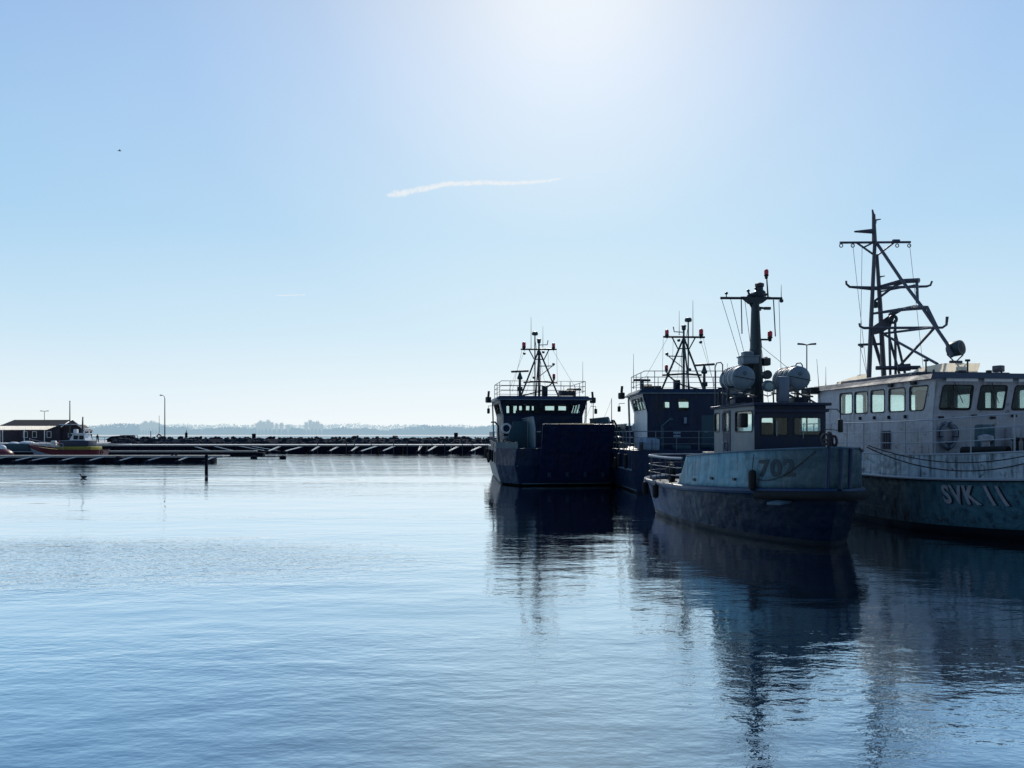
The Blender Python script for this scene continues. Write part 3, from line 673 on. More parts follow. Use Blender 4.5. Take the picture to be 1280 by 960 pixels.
    rd = MB().cbox(q(932,450.5,.1), (.55,.55,.28), 0, .05); rd.cbox(q(931,442.5,.1), (.3,.36,.16), 0, .04); rd.cbox(q(932,446,.1), (.6,.6,.06), 0, .02)
    part('radar_housing', rd, M['raft'], mast)
    part('radar_bracket', MB().tube([q(925,456,.1),q(942,459,.1)], .06, 8).tube([q(928,456,.1),q(942,466)], .05, 8), M['mast_dark'], mast)
    part('siren', MB().cbox(q(956,452), (.3,.26,.26), 0, .04).tube([q(946,450),q(958,447)], .05, 8), M['mast_dark'], mast)
    part('mast_bracket', MB().tube([q(946,468),q(963,468.5)], .035, 6).tube([q(940,469),q(930,469)], .035, 6), M['mast_dark'], mast)
    for a, b, d in (((940,430),(921,470),.5),((947,430),(990,470),.4),((944,400),(932,503),-.9),((946,400),(975,503),-1.0)):
        part('stay_wire', MB().tube([q(*a), q(b[0], b[1], d)], .008, 5), M['mast_dark'], mast)
    for i in range(3): part('mast_cable', MB().tube([q(942+i*1.6,378+4*i,.17), q(941+i*2,430,.24), q(940+i*2.4,500,.31)], .012, 5), M['black'], mast)
    whip(root, (.2,-1.0,4.15), 1.5); whip(root, (1.4,1.75,4.1), 1.6, (0,-.12))
    # coiled line and knots over the stem
    kn = MB(); [kn.torus((5.95,-.3+.12*(k % 3),2.9+.05*k), .14, .04, (rnd.uniform(-.5,.5),1,rnd.uniform(-.4,.4)), 16, 6) for k in range(5)]
    part('stem_rope', kn, M['rope'], root)
    return root, H
tug, TUG = make_tug()
# ------------------------------------------------------------------ landing craft (two of one class)
def make_craft(label, loc, rz, group, aft_wins, lit_side=False, wall_h=1.9):
    root = thing('landing_craft', label, 'landing craft', loc, rz, group)
    yo = -.5; ry = .35
    def ring(z, xs, ys, xm, ym, xb, yb): return [(xs,-ys,z),(xm,-ym,z),(xb,-yb,z),(xb,yb,z),(xm,ym,z),(xs,ys,z)]
    def loft(rs, cap=False):
        mb = MB(); n = 6
        for i in range(len(rs)-1): mb.add(rs[i]+rs[i+1], [(k, (k+1) % n, n+(k+1) % n, n+k) for k in range(n)])
        if cap: mb.add(rs[-1], [(0,1,2,3,4,5)])
        return mb
    r0 = ring(-.5,-5.2,3.0,4.5,3.1,6.2,2.3); r1 = ring(.12,-5.4,3.3,6.0,3.85,7.9,2.9); r2 = ring(1.26,-5.5,3.6,6.4,4.2,8.3,3.25); r3 = ring(2.30,-5.5,3.6,6.6,4.2,8.5,3.15)
    part('boot_top', loft([r0, r1]), M['boot_top'], root, smooth=False)
    part('hull', loft([r1, r2, r3], True), M['craft_paint'], root, smooth=False)
    part('chine_strake', MB().tube([(-5.5,-3.64,1.26),(6.4,-4.11,1.26),(8.3,-3.06,1.26)], .06, 6).tube([(-5.5,3.64,1.26),(6.4,4.11,1.26),(8.3,3.06,1.26)], .06, 6), M['craft_side'], root)
    part('waterline_stripe', MB().tube([(-5.4,-3.33,.14),(6.0,-3.73,.14),(7.9,-2.72,.14),(7.9,2.72,.14),(6.0,3.73,.14),(-5.4,3.33,.14)], .035, 6), M['craft_side'], root)
    for sd in (-1, 1):
        # shoulder bulwark forward
        sb = MB().slab((6.62,sd*4.2,2.3), (1.9,-sd*1.05,0), (0,0,1), [(0,0),(2.28,0),(2.28,.38),(0,.38)], [], .05)
        part('shoulder_bulwark', sb, M['craft_green'], root, smooth=False)
        part('bulwark', MB().box(1.0,6.6,*sorted((sd*3.93,sd*4.0)),2.3,2.66), M['craft_paint'], root, smooth=False)
        part('vehicle_deck_wall', MB().slab((2.4,sd*2.36+ry,2.3), (1,0,0), (0,0,1), [(0,0),(6.0,0),(6.0,1.1),(5.2,wall_h),(0,wall_h)], [], .07), M['craft_green'], root, smooth=False)
        part('casing', MB().slab((5.2,sd*2.4+ry,2.3), (0,sd,0), (0,0,1), [(0,0),(1.2,0),(1.2,.9),(.9,wall_h-.2),(0,wall_h-.2)] if not lit_side else [(0,0),(.8,0),(.8,1.2),(0,1.4)], [], .07), M['craft_green'], root, smooth=False)
        part('wall_capping', MB().tube([(2.4,sd*2.36+ry,2.3+wall_h),(7.6,sd*2.36+ry,2.32+wall_h),(8.42,sd*2.36+ry,3.4),(8.45,sd*2.36+ry,2.4)], .04, 6), M['craft_side'], root)
    # raised bow ramp with stiffeners
    rp = MB().slab((8.75,-2.14+ry,.35), (0,1,0), (1.35,0,3.55), [(0,0),(4.28,0),(4.28,3.62),(0,3.62)], [], .12)
    ramp_ = part('bow_ramp', rp, M['ramp_paint'], root, smooth=False)
    st = MB()
    for k in range(6):
        yy = ry-2.0+4.0*k/5; st.tube([(8.86,yy,.55),(10.10,yy,3.78)], .035, 5)
    for k in (.5, 1.8, 3.1): st.tube([(8.80+.37*k*.98,-2.1+ry,.4+.94*k),(8.80+.37*k*.98,2.1+ry,.4+.94*k)], .03, 5)
    part('ramp_stiffener', st, M['ramp_paint'], ramp_)
    part('ramp_flange', MB().slab((9.93,-2.14+ry,3.46), (0,1,0), (1.35,0,3.55), [(0,0),(4.28,0),(4.28,.3),(0,.3)], [], .02), M['craft_paint'], ramp_, smooth=False)
    for k in (-1.6,-.5,.6,1.7):
        part('ramp_lug', MB().cbox((9.02+.0,k+ry,.72), (.16,.22,.3), 0, .03), M['craft_paint'], ramp_)
    part('ramp_chain', MB().tube([(10.05,-1.9+ry,3.7),(9.6,-2.0+ry,2.6),(9.35,-2.05+ry,2.0)], .025, 5), M['mast_dark'], ramp_)
    part('ramp_edge', MB().tube([(10.0,-2.1+ry,3.76),(10.0,.9+ry,3.78)], .035, 6), M['cream'], ramp_)
    for sd in (-1, 1): part('ramp_hinge_arm', MB().tube([(8.4,sd*2.22+ry,3.3),(9.7,sd*2.18+ry,3.3)], .05, 6), M['mast_dark'], root)
    # ---- deckhouse and flared bridge
    W, Wt, zs, zt = 2.75, 3.05, 4.42, 5.55; x0, x1, x1t = -2.5, 2.2, 2.5
    h = MB().box(x0,x1,-W+yo,W+yo,2.3,zs); part('deckhouse', h, M['craft_paint'], root, smooth=False)
    wins = []
    for k in range(6):
        a = -2.56+k*.875; wins.append([(a,.18),(a+.70,.18),(a+.72,.84),(a-.02,.84)])
    wall_windows((x1,yo,zs), (0,1,0), (x1t-x1,0,zt-zs), [(-W,0),(W,0),(Wt,1.17),(-Wt,1.17)], wins, .05, M['craft_paint'], M['gasket'], M['glass'], root, 'bridge_front', .05)
    aw = [rpoly_ for rpoly_ in aft_wins]
    wall_windows((x0,yo,zs), (0,-1,0), (0,0,1), [(-W,0),(W,0),(Wt,1.13),(-Wt,1.13)], aw, .05, M['craft_paint'], M['gasket'], M['glass'], root, 'bridge_rear', .05)
    for sd in (-1, 1):
        U = (1,0,0) if sd < 0 else (-1,0,0); s_ = 1 if sd < 0 else -1
        wl = [[(a,.2),(b,.2),(b,.9),(a,.9)] for a, b in (((-2.2,-1.5),(-1.3,-.5),(-.3,.5),(.7,1.7)) if sd < 0 else ((1.5,2.2),(.5,1.3),(-.5,.3),(-1.7,-.7)))]
        ol = [(x0,0),(x1,0),(x1t,1.16),(x0,1.16)] if sd < 0 else [(-x1,0),(-x0,0),(-x0,1.16),(-x1t,1.16)]
        wall_windows((0,sd*W+yo,zs), U, (0,sd*(Wt-W),zt-zs), ol, wl, .05, M['white'] if lit_side else M['craft_paint'], M['gasket'], M['glass_pale'], root, 'bridge_side', .06)  # white on the lit-side craft paints sky glare into the bridge sides
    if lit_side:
        for sd in (-1, 1): part('glare_panel', MB().box(x0,x1,*sorted((sd*(W+.012)+yo,sd*(W-.01)+yo)),2.35,zs), M['white'], root, smooth=False)  # added white overlay, sky glare put into its colour
    part('bridge_floor', MB().box(x0+.05,x1-.05,-W+.1+yo,W-.1+yo,zs-.04,zs+.01), M['deck'], root)
    rf = MB().add([(x0-.1,-Wt-.25+yo,zt),(x1t+.25,-Wt-.25+yo,zt),(x1t+.25,Wt+.25+yo,zt),(x0-.1,Wt+.25+yo,zt),(x0,-Wt+yo,zt+.22),(x1t,-Wt+yo,zt+.22),(x1t,Wt+yo,zt+.22),(x0,Wt+yo,zt+.22)],
                  [(0,3,2,1),(4,5,6,7),(0,1,5,4),(1,2,6,5),(2,3,7,6),(3,0,4,7)])
    part('roof', rf, M['craft_paint'], root, smooth=False)
    part('roof_edge', MB().box(x0-.12,x1t+.27,-Wt-.27+yo,Wt+.27+yo,zt-.06,zt-.004), M['craft_side'], root)
    part('console', MB().cbox((1.5,yo,zs+.2), (.6,3.6,.4), 0, .04), M['black'], root)
    zr = zt+.22
    fr = [(x0+.05,-Wt+.15+yo,zr),(x1t-.1,-Wt+.15+yo,zr),(x1t-.1,Wt-.15+yo,zr),(x0+.05,Wt-.15+yo,zr),(x0+.05,-Wt+.15+yo,zr)]
    rails(root, fr, [.36,.68,1.02], M['grey_rail'], [0,.085,.17,.255,.33,.42,.5,.59,.67,.755,.84,.92], .024, .018, 'roof_railing')
    # ---- mast
    S = .05625; MX = .8
    def q(px, py, dx=0): return (MX+dx, (px-672.5)*S-.58, 3.2+(542-py)*S)
    pole = part('mast', MB().tube([q(672.5,497),q(672.5,437)], .075, 8).tube([q(672.5,438),q(672.5,427)], .06, 8), M['mast_dark'], root)
    part('mast_leg', MB().tube([q(672,438),q(649,496,.2)], .06, 8), M['mast_dark'], pole)
    part('mast_leg', MB().tube([q(673,438),q(697,496,.2)], .06, 8), M['mast_dark'], pole)
    part('mast_leg', MB().tube([q(672.5,440),q(672.5,496,-1.5)], .05, 8), M['mast_dark'], pole)
    part('crossbar', MB().tube([q(649.5,436.5),q(695,436)], .065, 8), M['mast_dark'], pole)
    part('strut', MB().tube([q(660,437),q(666.5,449),q(679,449),q(685,437)], .045, 6), M['mast_dark'], pole)
    part('lower_bar', MB().tube([q(653,478),q(672,476.5),q(696,478)], .06, 8), M['mast_dark'], pole)
    part('lamp_arm', MB().tube([q(673,457.5),q(691,457)], .035, 6).tube([q(674,469.5),q(689,457.5)], .03, 6), M['mast_dark'], pole)
    part('lamp_arm', MB().tube([q(650,495),q(674,489),q(684,483),q(690,478),q(691.5,473)], .05, 6), M['mast_dark'], pole)
    part('antenna_arm', MB().tube([q(673,431),q(683,430.5),q(684,425)], .035, 6), M['mast_dark'], pole)
    part('mast_lamp', MB().lathe([(.08,0),(.13,.06),(.13,.22),(.16,.24),(.16,.3),(.05,.34)], q(672.5,429), n=12), M['mast_dark'], pole)
    part('sensor_pole', MB().tube([q(667,496,.15),q(667,420,.15)], .045, 8), M['mast_grey'], pole)
    part('sensor_head', MB().lathe([(.05,-.1),(.2,-.06),(.23,.05),(.18,.16),(.05,.2)], q(667,418,.15), n=14), M['mast_teal'], pole)
    for px, py, k in ((653.5,434.5,1.9),(691,434.5,1.7),(691.5,472.5,1.5)): nav_light(pole, q(px, py), s=k)
    for px, py in ((654,442),(666,472),(691,455),(678,440)): part('mast_lamp', MB().lathe([(.04,-.08),(.1,-.05),(.1,.06),(.04,.1)], q(px,py), n=10), M['mast_dark'], pole)
    whip(pole, q(662.5,437), 2.3, r=.02); whip(pole, q(677.5,434), 1.5, r=.016)
    for a, b in (((651,438),(638,490)),((695,438),(695,480)),((684,437),(684,470))): part('halyard', MB().tube([q(*a), q(b[0],b[1],.3)], .010, 5), M['grey_rail'], pole)
    for a, b, d in (((655,437),(632,489),1.4),((690,437),(716,489),1.4),((672,444),(660,494),-2.2),((673,444),(690,494),-2.2)):
        part('stay_wire', MB().tube([q(*a), q(b[0],b[1],d)], .009, 5), M['mast_dark'], pole)
    part('mast_cable', MB().tube([q(673.6,440),q(674.4,462,.1),q(673.8,494,.12)], .02, 5).tube([q(667,424,.2),q(669,437,.2),q(671.6,446,.1)], .016, 5), M['black'], pole)
    c_ = Vector(q(646.5,470,.8)); sp = part('radar_scanner', MB().lathe([(.16,-.30),(.20,-.2),(.12,.0),(.07,.18)], c_, n=14).cbox(c_+Vector((0,0,.26)), (1.35,.16,.14), .95, .04), M['mast_teal'], root)
    part('pedestal', MB().tube([q(646.5,497,.8),q(646.5,474,.8)], [.11,.08], 8).cbox(q(646.5,487,.8), (.35,.35,.3), 0, .05), M['mast_dark'], sp)
    part('roof_box', MB().cbox(q(678,489,.6), (.4,.38,.72), 0, .04), M['craft_paint'], root)
    part('roof_box', MB().cbox(q(705,492,.9), (.8,1.1,.34), 0, .04), M['mast_dark'], root)
    part('roof_vent', MB().cbox(q(709,488,.9), (.12,.5,.1), 0, .02).tube([q(709,492,.9),q(709,478,.9)], .03, 6), M['mast_dark'], root)
    whip(root, q(725,492,.9), 2.2, r=.018)
    part('roof_radar', MB().cbox(q(722,485,-1.2), (.16,1.1,.14), .3, .03).tube([q(722,496,-1.2),q(722,486,-1.2)], .12, 8), M['mast_dark'], root)
    # side lamps hanging off the bridge wings
    for sd in (-1, 1):
        part('wing_lamp', MB().cbox((1.9,sd*3.75+yo,4.75), (.22,.18,.36), 0, .04).tube([(1.9,sd*3.4+yo,5.1),(1.9,sd*3.75+yo,5.1),(1.9,sd*3.75+yo,4.9)], .022, 6), M['black'], root)
        part('wing_floodlight', MB().cbox((1.2,sd*3.7+yo,5.55), (.4,.34,.42), .3, .08).tube([(1.2,sd*3.7+yo,5.7),(1.2,sd*3.66+yo,6.15)], .08, 8), M['black'], root)
        # ladder-like gear at the side of the house
        lad = MB()
        for xx in (.4,.8): lad.tube([(xx,sd*3.25+yo,2.4),(xx,sd*3.35+yo,5.4)], .03, 6)
        for k in range(9): lad.tube([(.4,sd*(3.25+.01*k)+yo,2.6+.3*k),(.8,sd*(3.25+.01*k)+yo,2.6+.3*k)], .02, 5)
        part('ladder', lad, M['grey_rail'], root)
        lifebuoy(root, (2.25,sd*2.55+yo,3.55), .3, .07, (1,0,0), 'white')
        rl = [(-5.4,sd*3.5,2.3),(-2.6,sd*3.6,2.3),(.9,sd*3.75,2.3)]
        rails(root, rl, [.35,.68,1.02], M['grey_rail'], [0,.17,.33,.5,.67,.83,1], .024, .018, 'side_railing')
        for xx in (-5.0,-2.8,0,3,5.8): fender_cyl(root, (xx, sd*(3.98+.025*xx), 2.1), .8, .11)
        tyre(root, (-1.4, sd*3.95, 1.45), .28, .09)
        bollard(root, -4.9, sd*3.0, 2.3, 1.1); bollard(root, 5.8, sd*3.1, 2.3, 1.1)
        for k in range(3):
            mb = MB(); [mb.torus((4.0+.75*k, sd*(3.0+.1*k), 2.36+.05*j), .26, .035, (0,0,1), 18, 6) for j in range(3+k)]
            part('rope_coil', mb, M['rope_pale'], root)
        part('deck_davit', MB().tube([(1.2,sd*3.45,2.3),(1.2,sd*3.5,3.7),(1.0,sd*3.7,4.0),(.5,sd*3.9,4.0)], .06, 8), M['mast_dark'], root)
        part('hose_reel', MB().lathe([(.3,-.18),(.3,-.14),(.18,-.12),(.18,.12),(.3,.14),(.3,.18)], (4.9,sd*2.9,2.75), (0,1,0), 16), M['orange'] if sd > 0 else M['white_rail'], root)
        part('deck_vent', MB().lathe([(.14,0),(.14,.5),(.26,.55),(.26,.68),(.1,.74)], (3.2, sd*3.15, 2.3), n=14), M['craft_side'], root)
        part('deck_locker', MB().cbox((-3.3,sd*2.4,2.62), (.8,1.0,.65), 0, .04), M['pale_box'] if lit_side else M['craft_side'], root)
    rails(root, [(-5.4,-3.5,2.3),(-5.4,3.5,2.3)], [.35,.68,1.02], M['grey_rail'], [0,.17,.33,.5,.67,.83,1], .024, .018, 'stern_railing')
    # rear wall fittings: door, lamps, notice
    d = part('door', MB().slab((x0-.03,yo-.35,2.4), (0,-1,0), (0,0,1), rpoly(rect(0,.85,0,1.85), .1), [], .04), M['craft_green'], root, smooth=False)
    part('handle', MB().tube([(x0-.05,yo-.5,3.3),(x0-.1,yo-.5,3.3),(x0-.1,yo-.65,3.28)], .018, 6), M['white_rail'], d)
    part('notice_board', MB().box(x0-.05,x0-.01,.35,.75,3.0,3.12).box(x0-.05,x0-.01,.35,.75,3.2,3.3), M['pale_box'], root)
    part('wall_lamp', MB().cbox((x0-.12,.1,3.95), (.16,.14,.36), 0, .03), M['pale_box'], root)
    part('stern_box', MB().cbox((-4.7,2.62,2.62), (.6,.34,.62), 0, .03).cbox((-4.7,2.22,2.60), (.6,.4,.6), 0, .03), M['pale_box'], root)
    for xx, yy in ((-3.6,-1.6),(-3.8,.6)):
        part('deck_hatch', MB().cbox((xx,yy,2.42), (.9,.9,.24), 0, .05), M['craft_green'], root)
    part('stern_crane', MB().tube([(-3.6,1.6,2.3),(-3.6,1.6,3.6),(-4.6,1.3,4.0)], .08, 8), M['craft_green'], root)
    return root
G_ = 'grey landing craft with raised bow ramps'
craft_a = make_craft('grey landing craft seen bow on with its dark square ramp raised', (2.38, 55, 0), math.atan2(-.9928,.12), G_,
                     [rect(-.05,.55,.35,.85), rect(.85,1.5,.3,.85), rect(-1.6,-.9,.3,.85), rect(-2.5,-1.9,.3,.85), rect(1.8,2.5,.3,.85)])
craft_b = make_craft('grey landing craft seen stern on between the ramp of the first craft and the tug', (10.0, 46.5, 0), math.atan2(1,.0), G_,
                     [rect(-1.85,-1.48,.22,.6), rect(-1.0,-.38,.1,.75)], lit_side=True, wall_h=1.5)
# ------------------------------------------------------------------ patrol boat SVK 11
def make_patrol():
    OX, OY = 15.96, 27.24
    root = thing('patrol_boat', 'light grey patrol boat marked SVK 11 with a tall lattice mast', 'patrol boat', (OX, OY, 0), math.atan2(-.995, .1))
    k_ = lambda a, b: (lambda u: a + b*max(0, (u-.6)/.4)**2)
    H = Hull([dict(B=2.3, xs=-10, xb=4.0, z=-.6, stern=(0,2,2,1), bow=(.6,2,1.2)),
              dict(B=2.9, xs=-10.5, xb=5.0, z=0, stern=(0,2,2,1), bow=(.68,2,1.2)),
              dict(B=2.95, xs=-10.5, xb=5.25, z=k_(.24,.12), stern=(0,2,2,1), bow=(.68,2,1.22)),
              dict(B=3.10, xs=-10.6, xb=7.25, z=k_(1.66,.30), stern=(0,2,2,1), bow=(.6,2,1.5)),
              dict(B=3.24, xs=-10.65, xb=7.4, z=k_(1.74,.32), stern=(0,2,2,1), bow=(.6,2,1.55)),
              dict(B=3.20, xs=-10.7, xb=7.8, z=k_(2.5,.42), stern=(0,2,2,1), bow=(.6,2,1.6))])
    part('boot_top', H.strip(0, 2), M['boot_top'], root)
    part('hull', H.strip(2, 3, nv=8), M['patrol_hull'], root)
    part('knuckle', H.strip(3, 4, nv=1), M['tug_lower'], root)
    part('upper_strake', H.strip(4, 5, nv=5), M['patrol_strake'], root)
    rl = MB(); [rl.tube(H.line(4, sd, 0, 1, 50, .02), .045, 6) for sd in (-1, 1)]; part('rubbing_rail', rl, M['white_rail'], root)
    rl = MB(); [rl.tube(H.line(5, sd, 0, 1, 50, 0), .028, 6) for sd in (-1, 1)]; part('deck_edge_rail', rl, M['white_rail'], root)
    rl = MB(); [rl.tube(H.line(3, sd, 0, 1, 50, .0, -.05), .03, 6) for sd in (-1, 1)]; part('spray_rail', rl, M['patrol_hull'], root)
    part('deck', H.deckmb(5, -.05), M['deck'], root)
    part('hull_lettering', H.text('SVK 11', 2.50, 2.93, .776, .030, width=1.86), M['number_pale'], root)
    part('letter_shadow', H.text('SVK 11', 2.50, 2.93, .776, .022, width=1.86, du=.05, dl=-.012), M['number_shadow'], root)
    # ---- superstructure
    X0, X1, Wd, Z0, Z1 = -5.5, 2.05, 2.5, 2.44, 4.98
    sw = []
    for a, b in ((-3.71,-2.81),(-2.62,-1.74),(-1.52,-.66),(-.38,.56)): sw.append(rect(a, b, 3.98, 4.78))
    sw.append([(.82,3.98),(1.56,3.98),(1.82,4.78),(.82,4.78)])
    dr = rect(-5.2,-4.6,3.9,4.6)
    out_ = [(X0,Z0),(X1-.02,Z0),(X1-.02,3.85),(X1+.16,Z1),(X0,Z1)]
    wall_windows((0,-Wd,0), (1,0,0), (0,0,1), out_, sw, .06, M['patrol_house'], M['gasket'], M['glass_pale'], root, 'side_wall', .10)
    mir = lambda P: [(-x, z) for x, z in P][::-1]
    wall_windows((0,Wd,0), (-1,0,0), (0,0,1), mir(out_), [mir(p) for p in sw], .06, M['patrol_house'], M['gasket'], M['glass_pale'], root, 'side_wall', .10)
    fwd = []
    for a, b in ((-2.30,-1.20),(-.98,-.02),(.22,1.18),(1.38,2.30)): fwd.append([(a,.14),(b-.04,.14),(b,.92),(a+.06,.92)])
    part('front_wall', MB().box(X1-.06,X1,-Wd+.03,Wd-.03,Z0,3.85), M['patrol_house'], root, smooth=False)
    wall_windows((X1,0,3.85), (0,1,0), (.18,0,1.13), [(-Wd+.03,0),(Wd-.03,0),(Wd-.03,1.143),(-Wd+.03,1.143)], fwd, .06, M['patrol_house'], M['gasket'], M['glass_dark'], root, 'front_wall', .10)
    wall_windows((X0,0,0), (0,-1,0), (0,0,1), rect(-Wd+.03,Wd-.03,Z0,Z1), [rect(-2.25,-1.5,3.7,4.86), rect(-1.38,-.62,3.7,4.86), rect(-.5,.35,3.7,4.86), rect(.47,1.3,3.7,4.86), rect(1.42,2.25,3.7,4.86)], .06, M['patrol_house'], M['gasket'], M['glass_pale'], root, 'rear_wall', .10)
    part('cabin_locker', MB().cbox((-3.6,1.3,3.5), (.8,.9,1.1), 0, .04), M['black'], root); part('cabin_post', MB().box(-1.2,-1.05,.3,.45,3,4.95), M['black'], root)
    part('bridge_floor', MB().box(X0+.06,X1-.07,-Wd+.07,Wd-.07,2.95,3.0), M['deck'], root)
    part('console', MB().cbox((1.55,0,3.6), (.6,4.2,.9), 0, .04), M['black'], root)
    for yy in (-1.55,.5):
        s_ = part('helm_seat', MB().cbox((.4,yy,3.75), (.55,.55,.14), 0, .05), M['black'], root)
        part('backrest', MB().cbox((.12,yy,4.25), (.13,.55,.95), 0, .05), M['black'], s_); part('pedestal', MB().tube([(.4,yy,3),(.4,yy,3.7)], .06, 8), M['black'], s_)
    rf = MB().slab((0,0,Z1+.02), (1,0,0), (0,1,0), [(X0-.35,-2.62),(X1+.1,-2.66),(X1+.42,-2.3),(X1+.42,2.3),(X1+.1,2.66),(X0-.35,2.62)], [], .02)
    part('roof', MB().add([(X0-.35,-2.64,Z1+.0),(X1+.12,-2.66,Z1),(X1+.42,-2.3,Z1),(X1+.42,2.3,Z1),(X1+.12,2.66,Z1),(X0-.35,2.64,Z1),
                           (X0-.3,-2.5,Z1+.22),(X1+.0,-2.52,Z1+.17),(X1+.32,-2.2,Z1+.17),(X1+.32,2.2,Z1+.17),(X1,2.52,Z1+.17),(X0-.3,2.5,Z1+.22)],
                          [(0,5,4,3,2,1),(6,7,8,9,10,11)] + [(k,(k+1) % 6,6+(k+1) % 6,6+k) for k in range(6)]), M['roof_grey'], root, smooth=False)
    part('roof_trunk', MB().cbox((-2.6,0,Z1+.27), (5.4,3.6,.26), 0, .06), M['roof_grey'], root)
    part('roof_wing', MB().cbox((-5.75,-2.2,5.02), (.9,1.4,.26), 0, .03), M['black'], root)
    for a, b in ((-2.28,-1.2),(-.98,0),(.22,1.2),(1.4,2.3)):
        part('sun_visor', MB().box(X1+.335,X1+.36,a,b,Z1-.10,Z1-.005), M['white'], root)
    gt = MB().tube([(X0,-2.54,Z0+.02),(X1,-2.54,Z0+.02)], .03, 6); part('skirting_rail', gt, M['patrol_house'], root)
    # side door outlines, lamps, hinges, breathing gear
    part('door', MB().slab((0,-Wd-.012,0), (1,0,0), (0,0,1), rpoly(rect(-5.25,-4.5,2.6,4.45), .1), [rpoly(rect(-5.1,-4.65,3.7,4.3), .06)], .03), M['patrol_house'], root, smooth=False)
    for x_ in (-2.2,-1.25,-.35,.62): part('wall_fitting', MB().cbox((x_,-Wd-.04,3.78), (.07,.08,.12), 0, .015), M['black'], root)
    vg = MB()
    for k in range(4): vg.tube([(-.75+.14*k,-Wd-.04,3.3),(-.75+.14*k,-Wd-.04,2.65)], .045, 8)
    part('hose_rack', vg, M['mast_grey'], root)
    part('wall_lamp', MB().cbox((-.2,-Wd-.06,4.9), (.22,.1,.1), 0, .02), M['black'], root); part('wall_lamp', MB().cbox((1.1,-Wd-.06,4.9), (.26,.1,.1), 0, .02), M['black'], root)
    # front: horseshoe buoy, door, boxes
    hb = MB().torus((X1+.10,-2.05,3.16), .25, .085, (1,0,0), 26, 10, R(-60), R(240)); hb = MB()
    pts = [(X1+.10,-2.05+.26*math.cos(a)*(.62 if math.sin(a) > .6 else 1), 3.16+.42*math.sin(a)) for a in [R(110+ 320*i/24) for i in range(25)]]
    hb.tube(pts, .075, 10)
    lb = part('horseshoe_buoy', hb, M['locker'], root)
    part('binding', MB().torus((X1+.10,-2.31,3.1), .082, .018, (0,0,1), 14, 6).torus((X1+.10,-1.79,3.1), .082, .018, (0,0,1), 14, 6).torus((X1+.10,-2.05,2.74), .082, .018, (0,1,0), 14, 6), M['rope'], lb)
    part('rope_loop', MB().torus((X1+.14,-2.05,3.2), .33, .022, (1,0,.0), 20, 6), M['rope'], lb)
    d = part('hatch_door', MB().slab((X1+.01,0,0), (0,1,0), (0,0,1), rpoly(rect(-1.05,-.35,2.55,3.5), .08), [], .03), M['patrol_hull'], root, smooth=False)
    part('handle', MB().torus((X1+.06,-.55,3.0), .11, .02, (1,0,0), 14, 6), M['black'], d)
    part('front_locker', MB().cbox((X1+.16,.55,2.95), (.3,1.1,.9), 0, .03), M['patrol_house'], root)
    for y_, z_ in ((-.45,3.72),(.3,3.78),(-2.25,3.72),(-1.1,3.78)): part('wall_lamp', MB().cbox((X1+.05,y_,z_), (.1,.16,.09), 0, .02), M['black'], root)
    for a, b in ((-1.9,-1.55),(-.6,-.3),(.6,.9)): part('wiper', MB().tube([(X1+.20,a,4.86),(X1+.12,b,4.2)], .012, 5), M['black'], root)
    # deck rails with slight sheer
    foot = H.line(5, -1, .1, .86, 30, -.06)
    rails(root, foot, [.38,.74,1.10], M['white_rail'], [0,.1,.2,.3,.4,.48,.56,.64,.73,.82,.91,1], .024, .016, 'deck_railing')
    foot = H.line(5, 1, .1, .86, 30, -.06)
    rails(root, foot, [.38,.74,1.10], M['white_rail'], [0,.1,.2,.3,.4,.5,.6,.7,.8,.9,1], .024, .016, 'deck_railing')
    bowr = [H.P(u, 5, -1, -.08) for u in (.86,.9,.94,.97,.99,.998)]
    rails(root, bowr, [.74,1.10], M['white_rail'], [0,.3,.6,.9], .024, .016, 'bow_railing')
    bowr = [H.P(u, 5, 1, -.08) for u in (.86,.9,.94,.97,.99,.998)]
    rails(root, bowr, [.74,1.10], M['white_rail'], [0,.3,.6,.9], .024, .016, 'bow_railing')
    wd = MB().cbox((5.4,-.6,3.0), (.7,.9,.5), 0, .06).lathe([(.3,-.3),(.3,-.25),(.16,-.22),(.16,.22),(.3,.25),(.3,.3)], (5.5,-1.3,3.05), (0,1,0), 16)
    part('windlass', wd, M['black'], root)
    part('deck_roll', MB().tube([(3.2,-2.3,2.66),(4.6,-1.9,2.7)], .14, 10), M['rubber'], root)
    bollard(root, 4.9, -1.75, 2.62, 1.2); bollard(root, 4.9, 1.6, 2.62, 1.2); bollard(root, -8, -2.5, 2.5); bollard(root, -8, 2.5, 2.5)
    part('deck_vent', MB().lathe([(.12,0),(.12,.45),(.22,.5),(.22,.62),(.05,.68)], (3.0,-1.4,2.5), n=14), M['patrol_house'], root)
    # ---- mast: image pixels projected onto planes of constant x
    def q(px, py, x=-4.4):
        t_ = (px-640)/960; D0 = OY-.995*x; X_ = OX+.1*x
        y = (t_*D0-X_)/(.995-.1*t_); D = D0+.1*y
        return (x, y, CAM_H+(542-py)/960*D)
    fx = lambda px: -4.4+max(0, (px-1097))/93*4.1
    def qd(px, py): return q(px, py, fx(px))
    g = M['mast_grey']
    m = part('mast', MB().tube([q(1086,476,-4.0),q(1089,400,-4.2),q(1093.5,303),q(1091.5,268),q(1090.4,262)], [.095,.085,.075,.055,.03], 8), g, root)
    part('mast_leg', MB().tube([q(1105,474,-4.4),q(1100,380),q(1096,318)], [.105,.09,.065], 8), g, m)
    part('mast_leg', MB().tube([q(1090,418,-4.3),q(1107,474,-5.4)], .075, 8), g, m)
    part('topmast', MB().tube([q(1093,302),q(1092,268)], [.10,.07], 8), g, m)
    part('crosstree', MB().tube([q(1050,303.3),q(1138,302.7)], .05, 6).tube([q(1116,301.5),q(1124,301.5)], .08, 6), g, m)
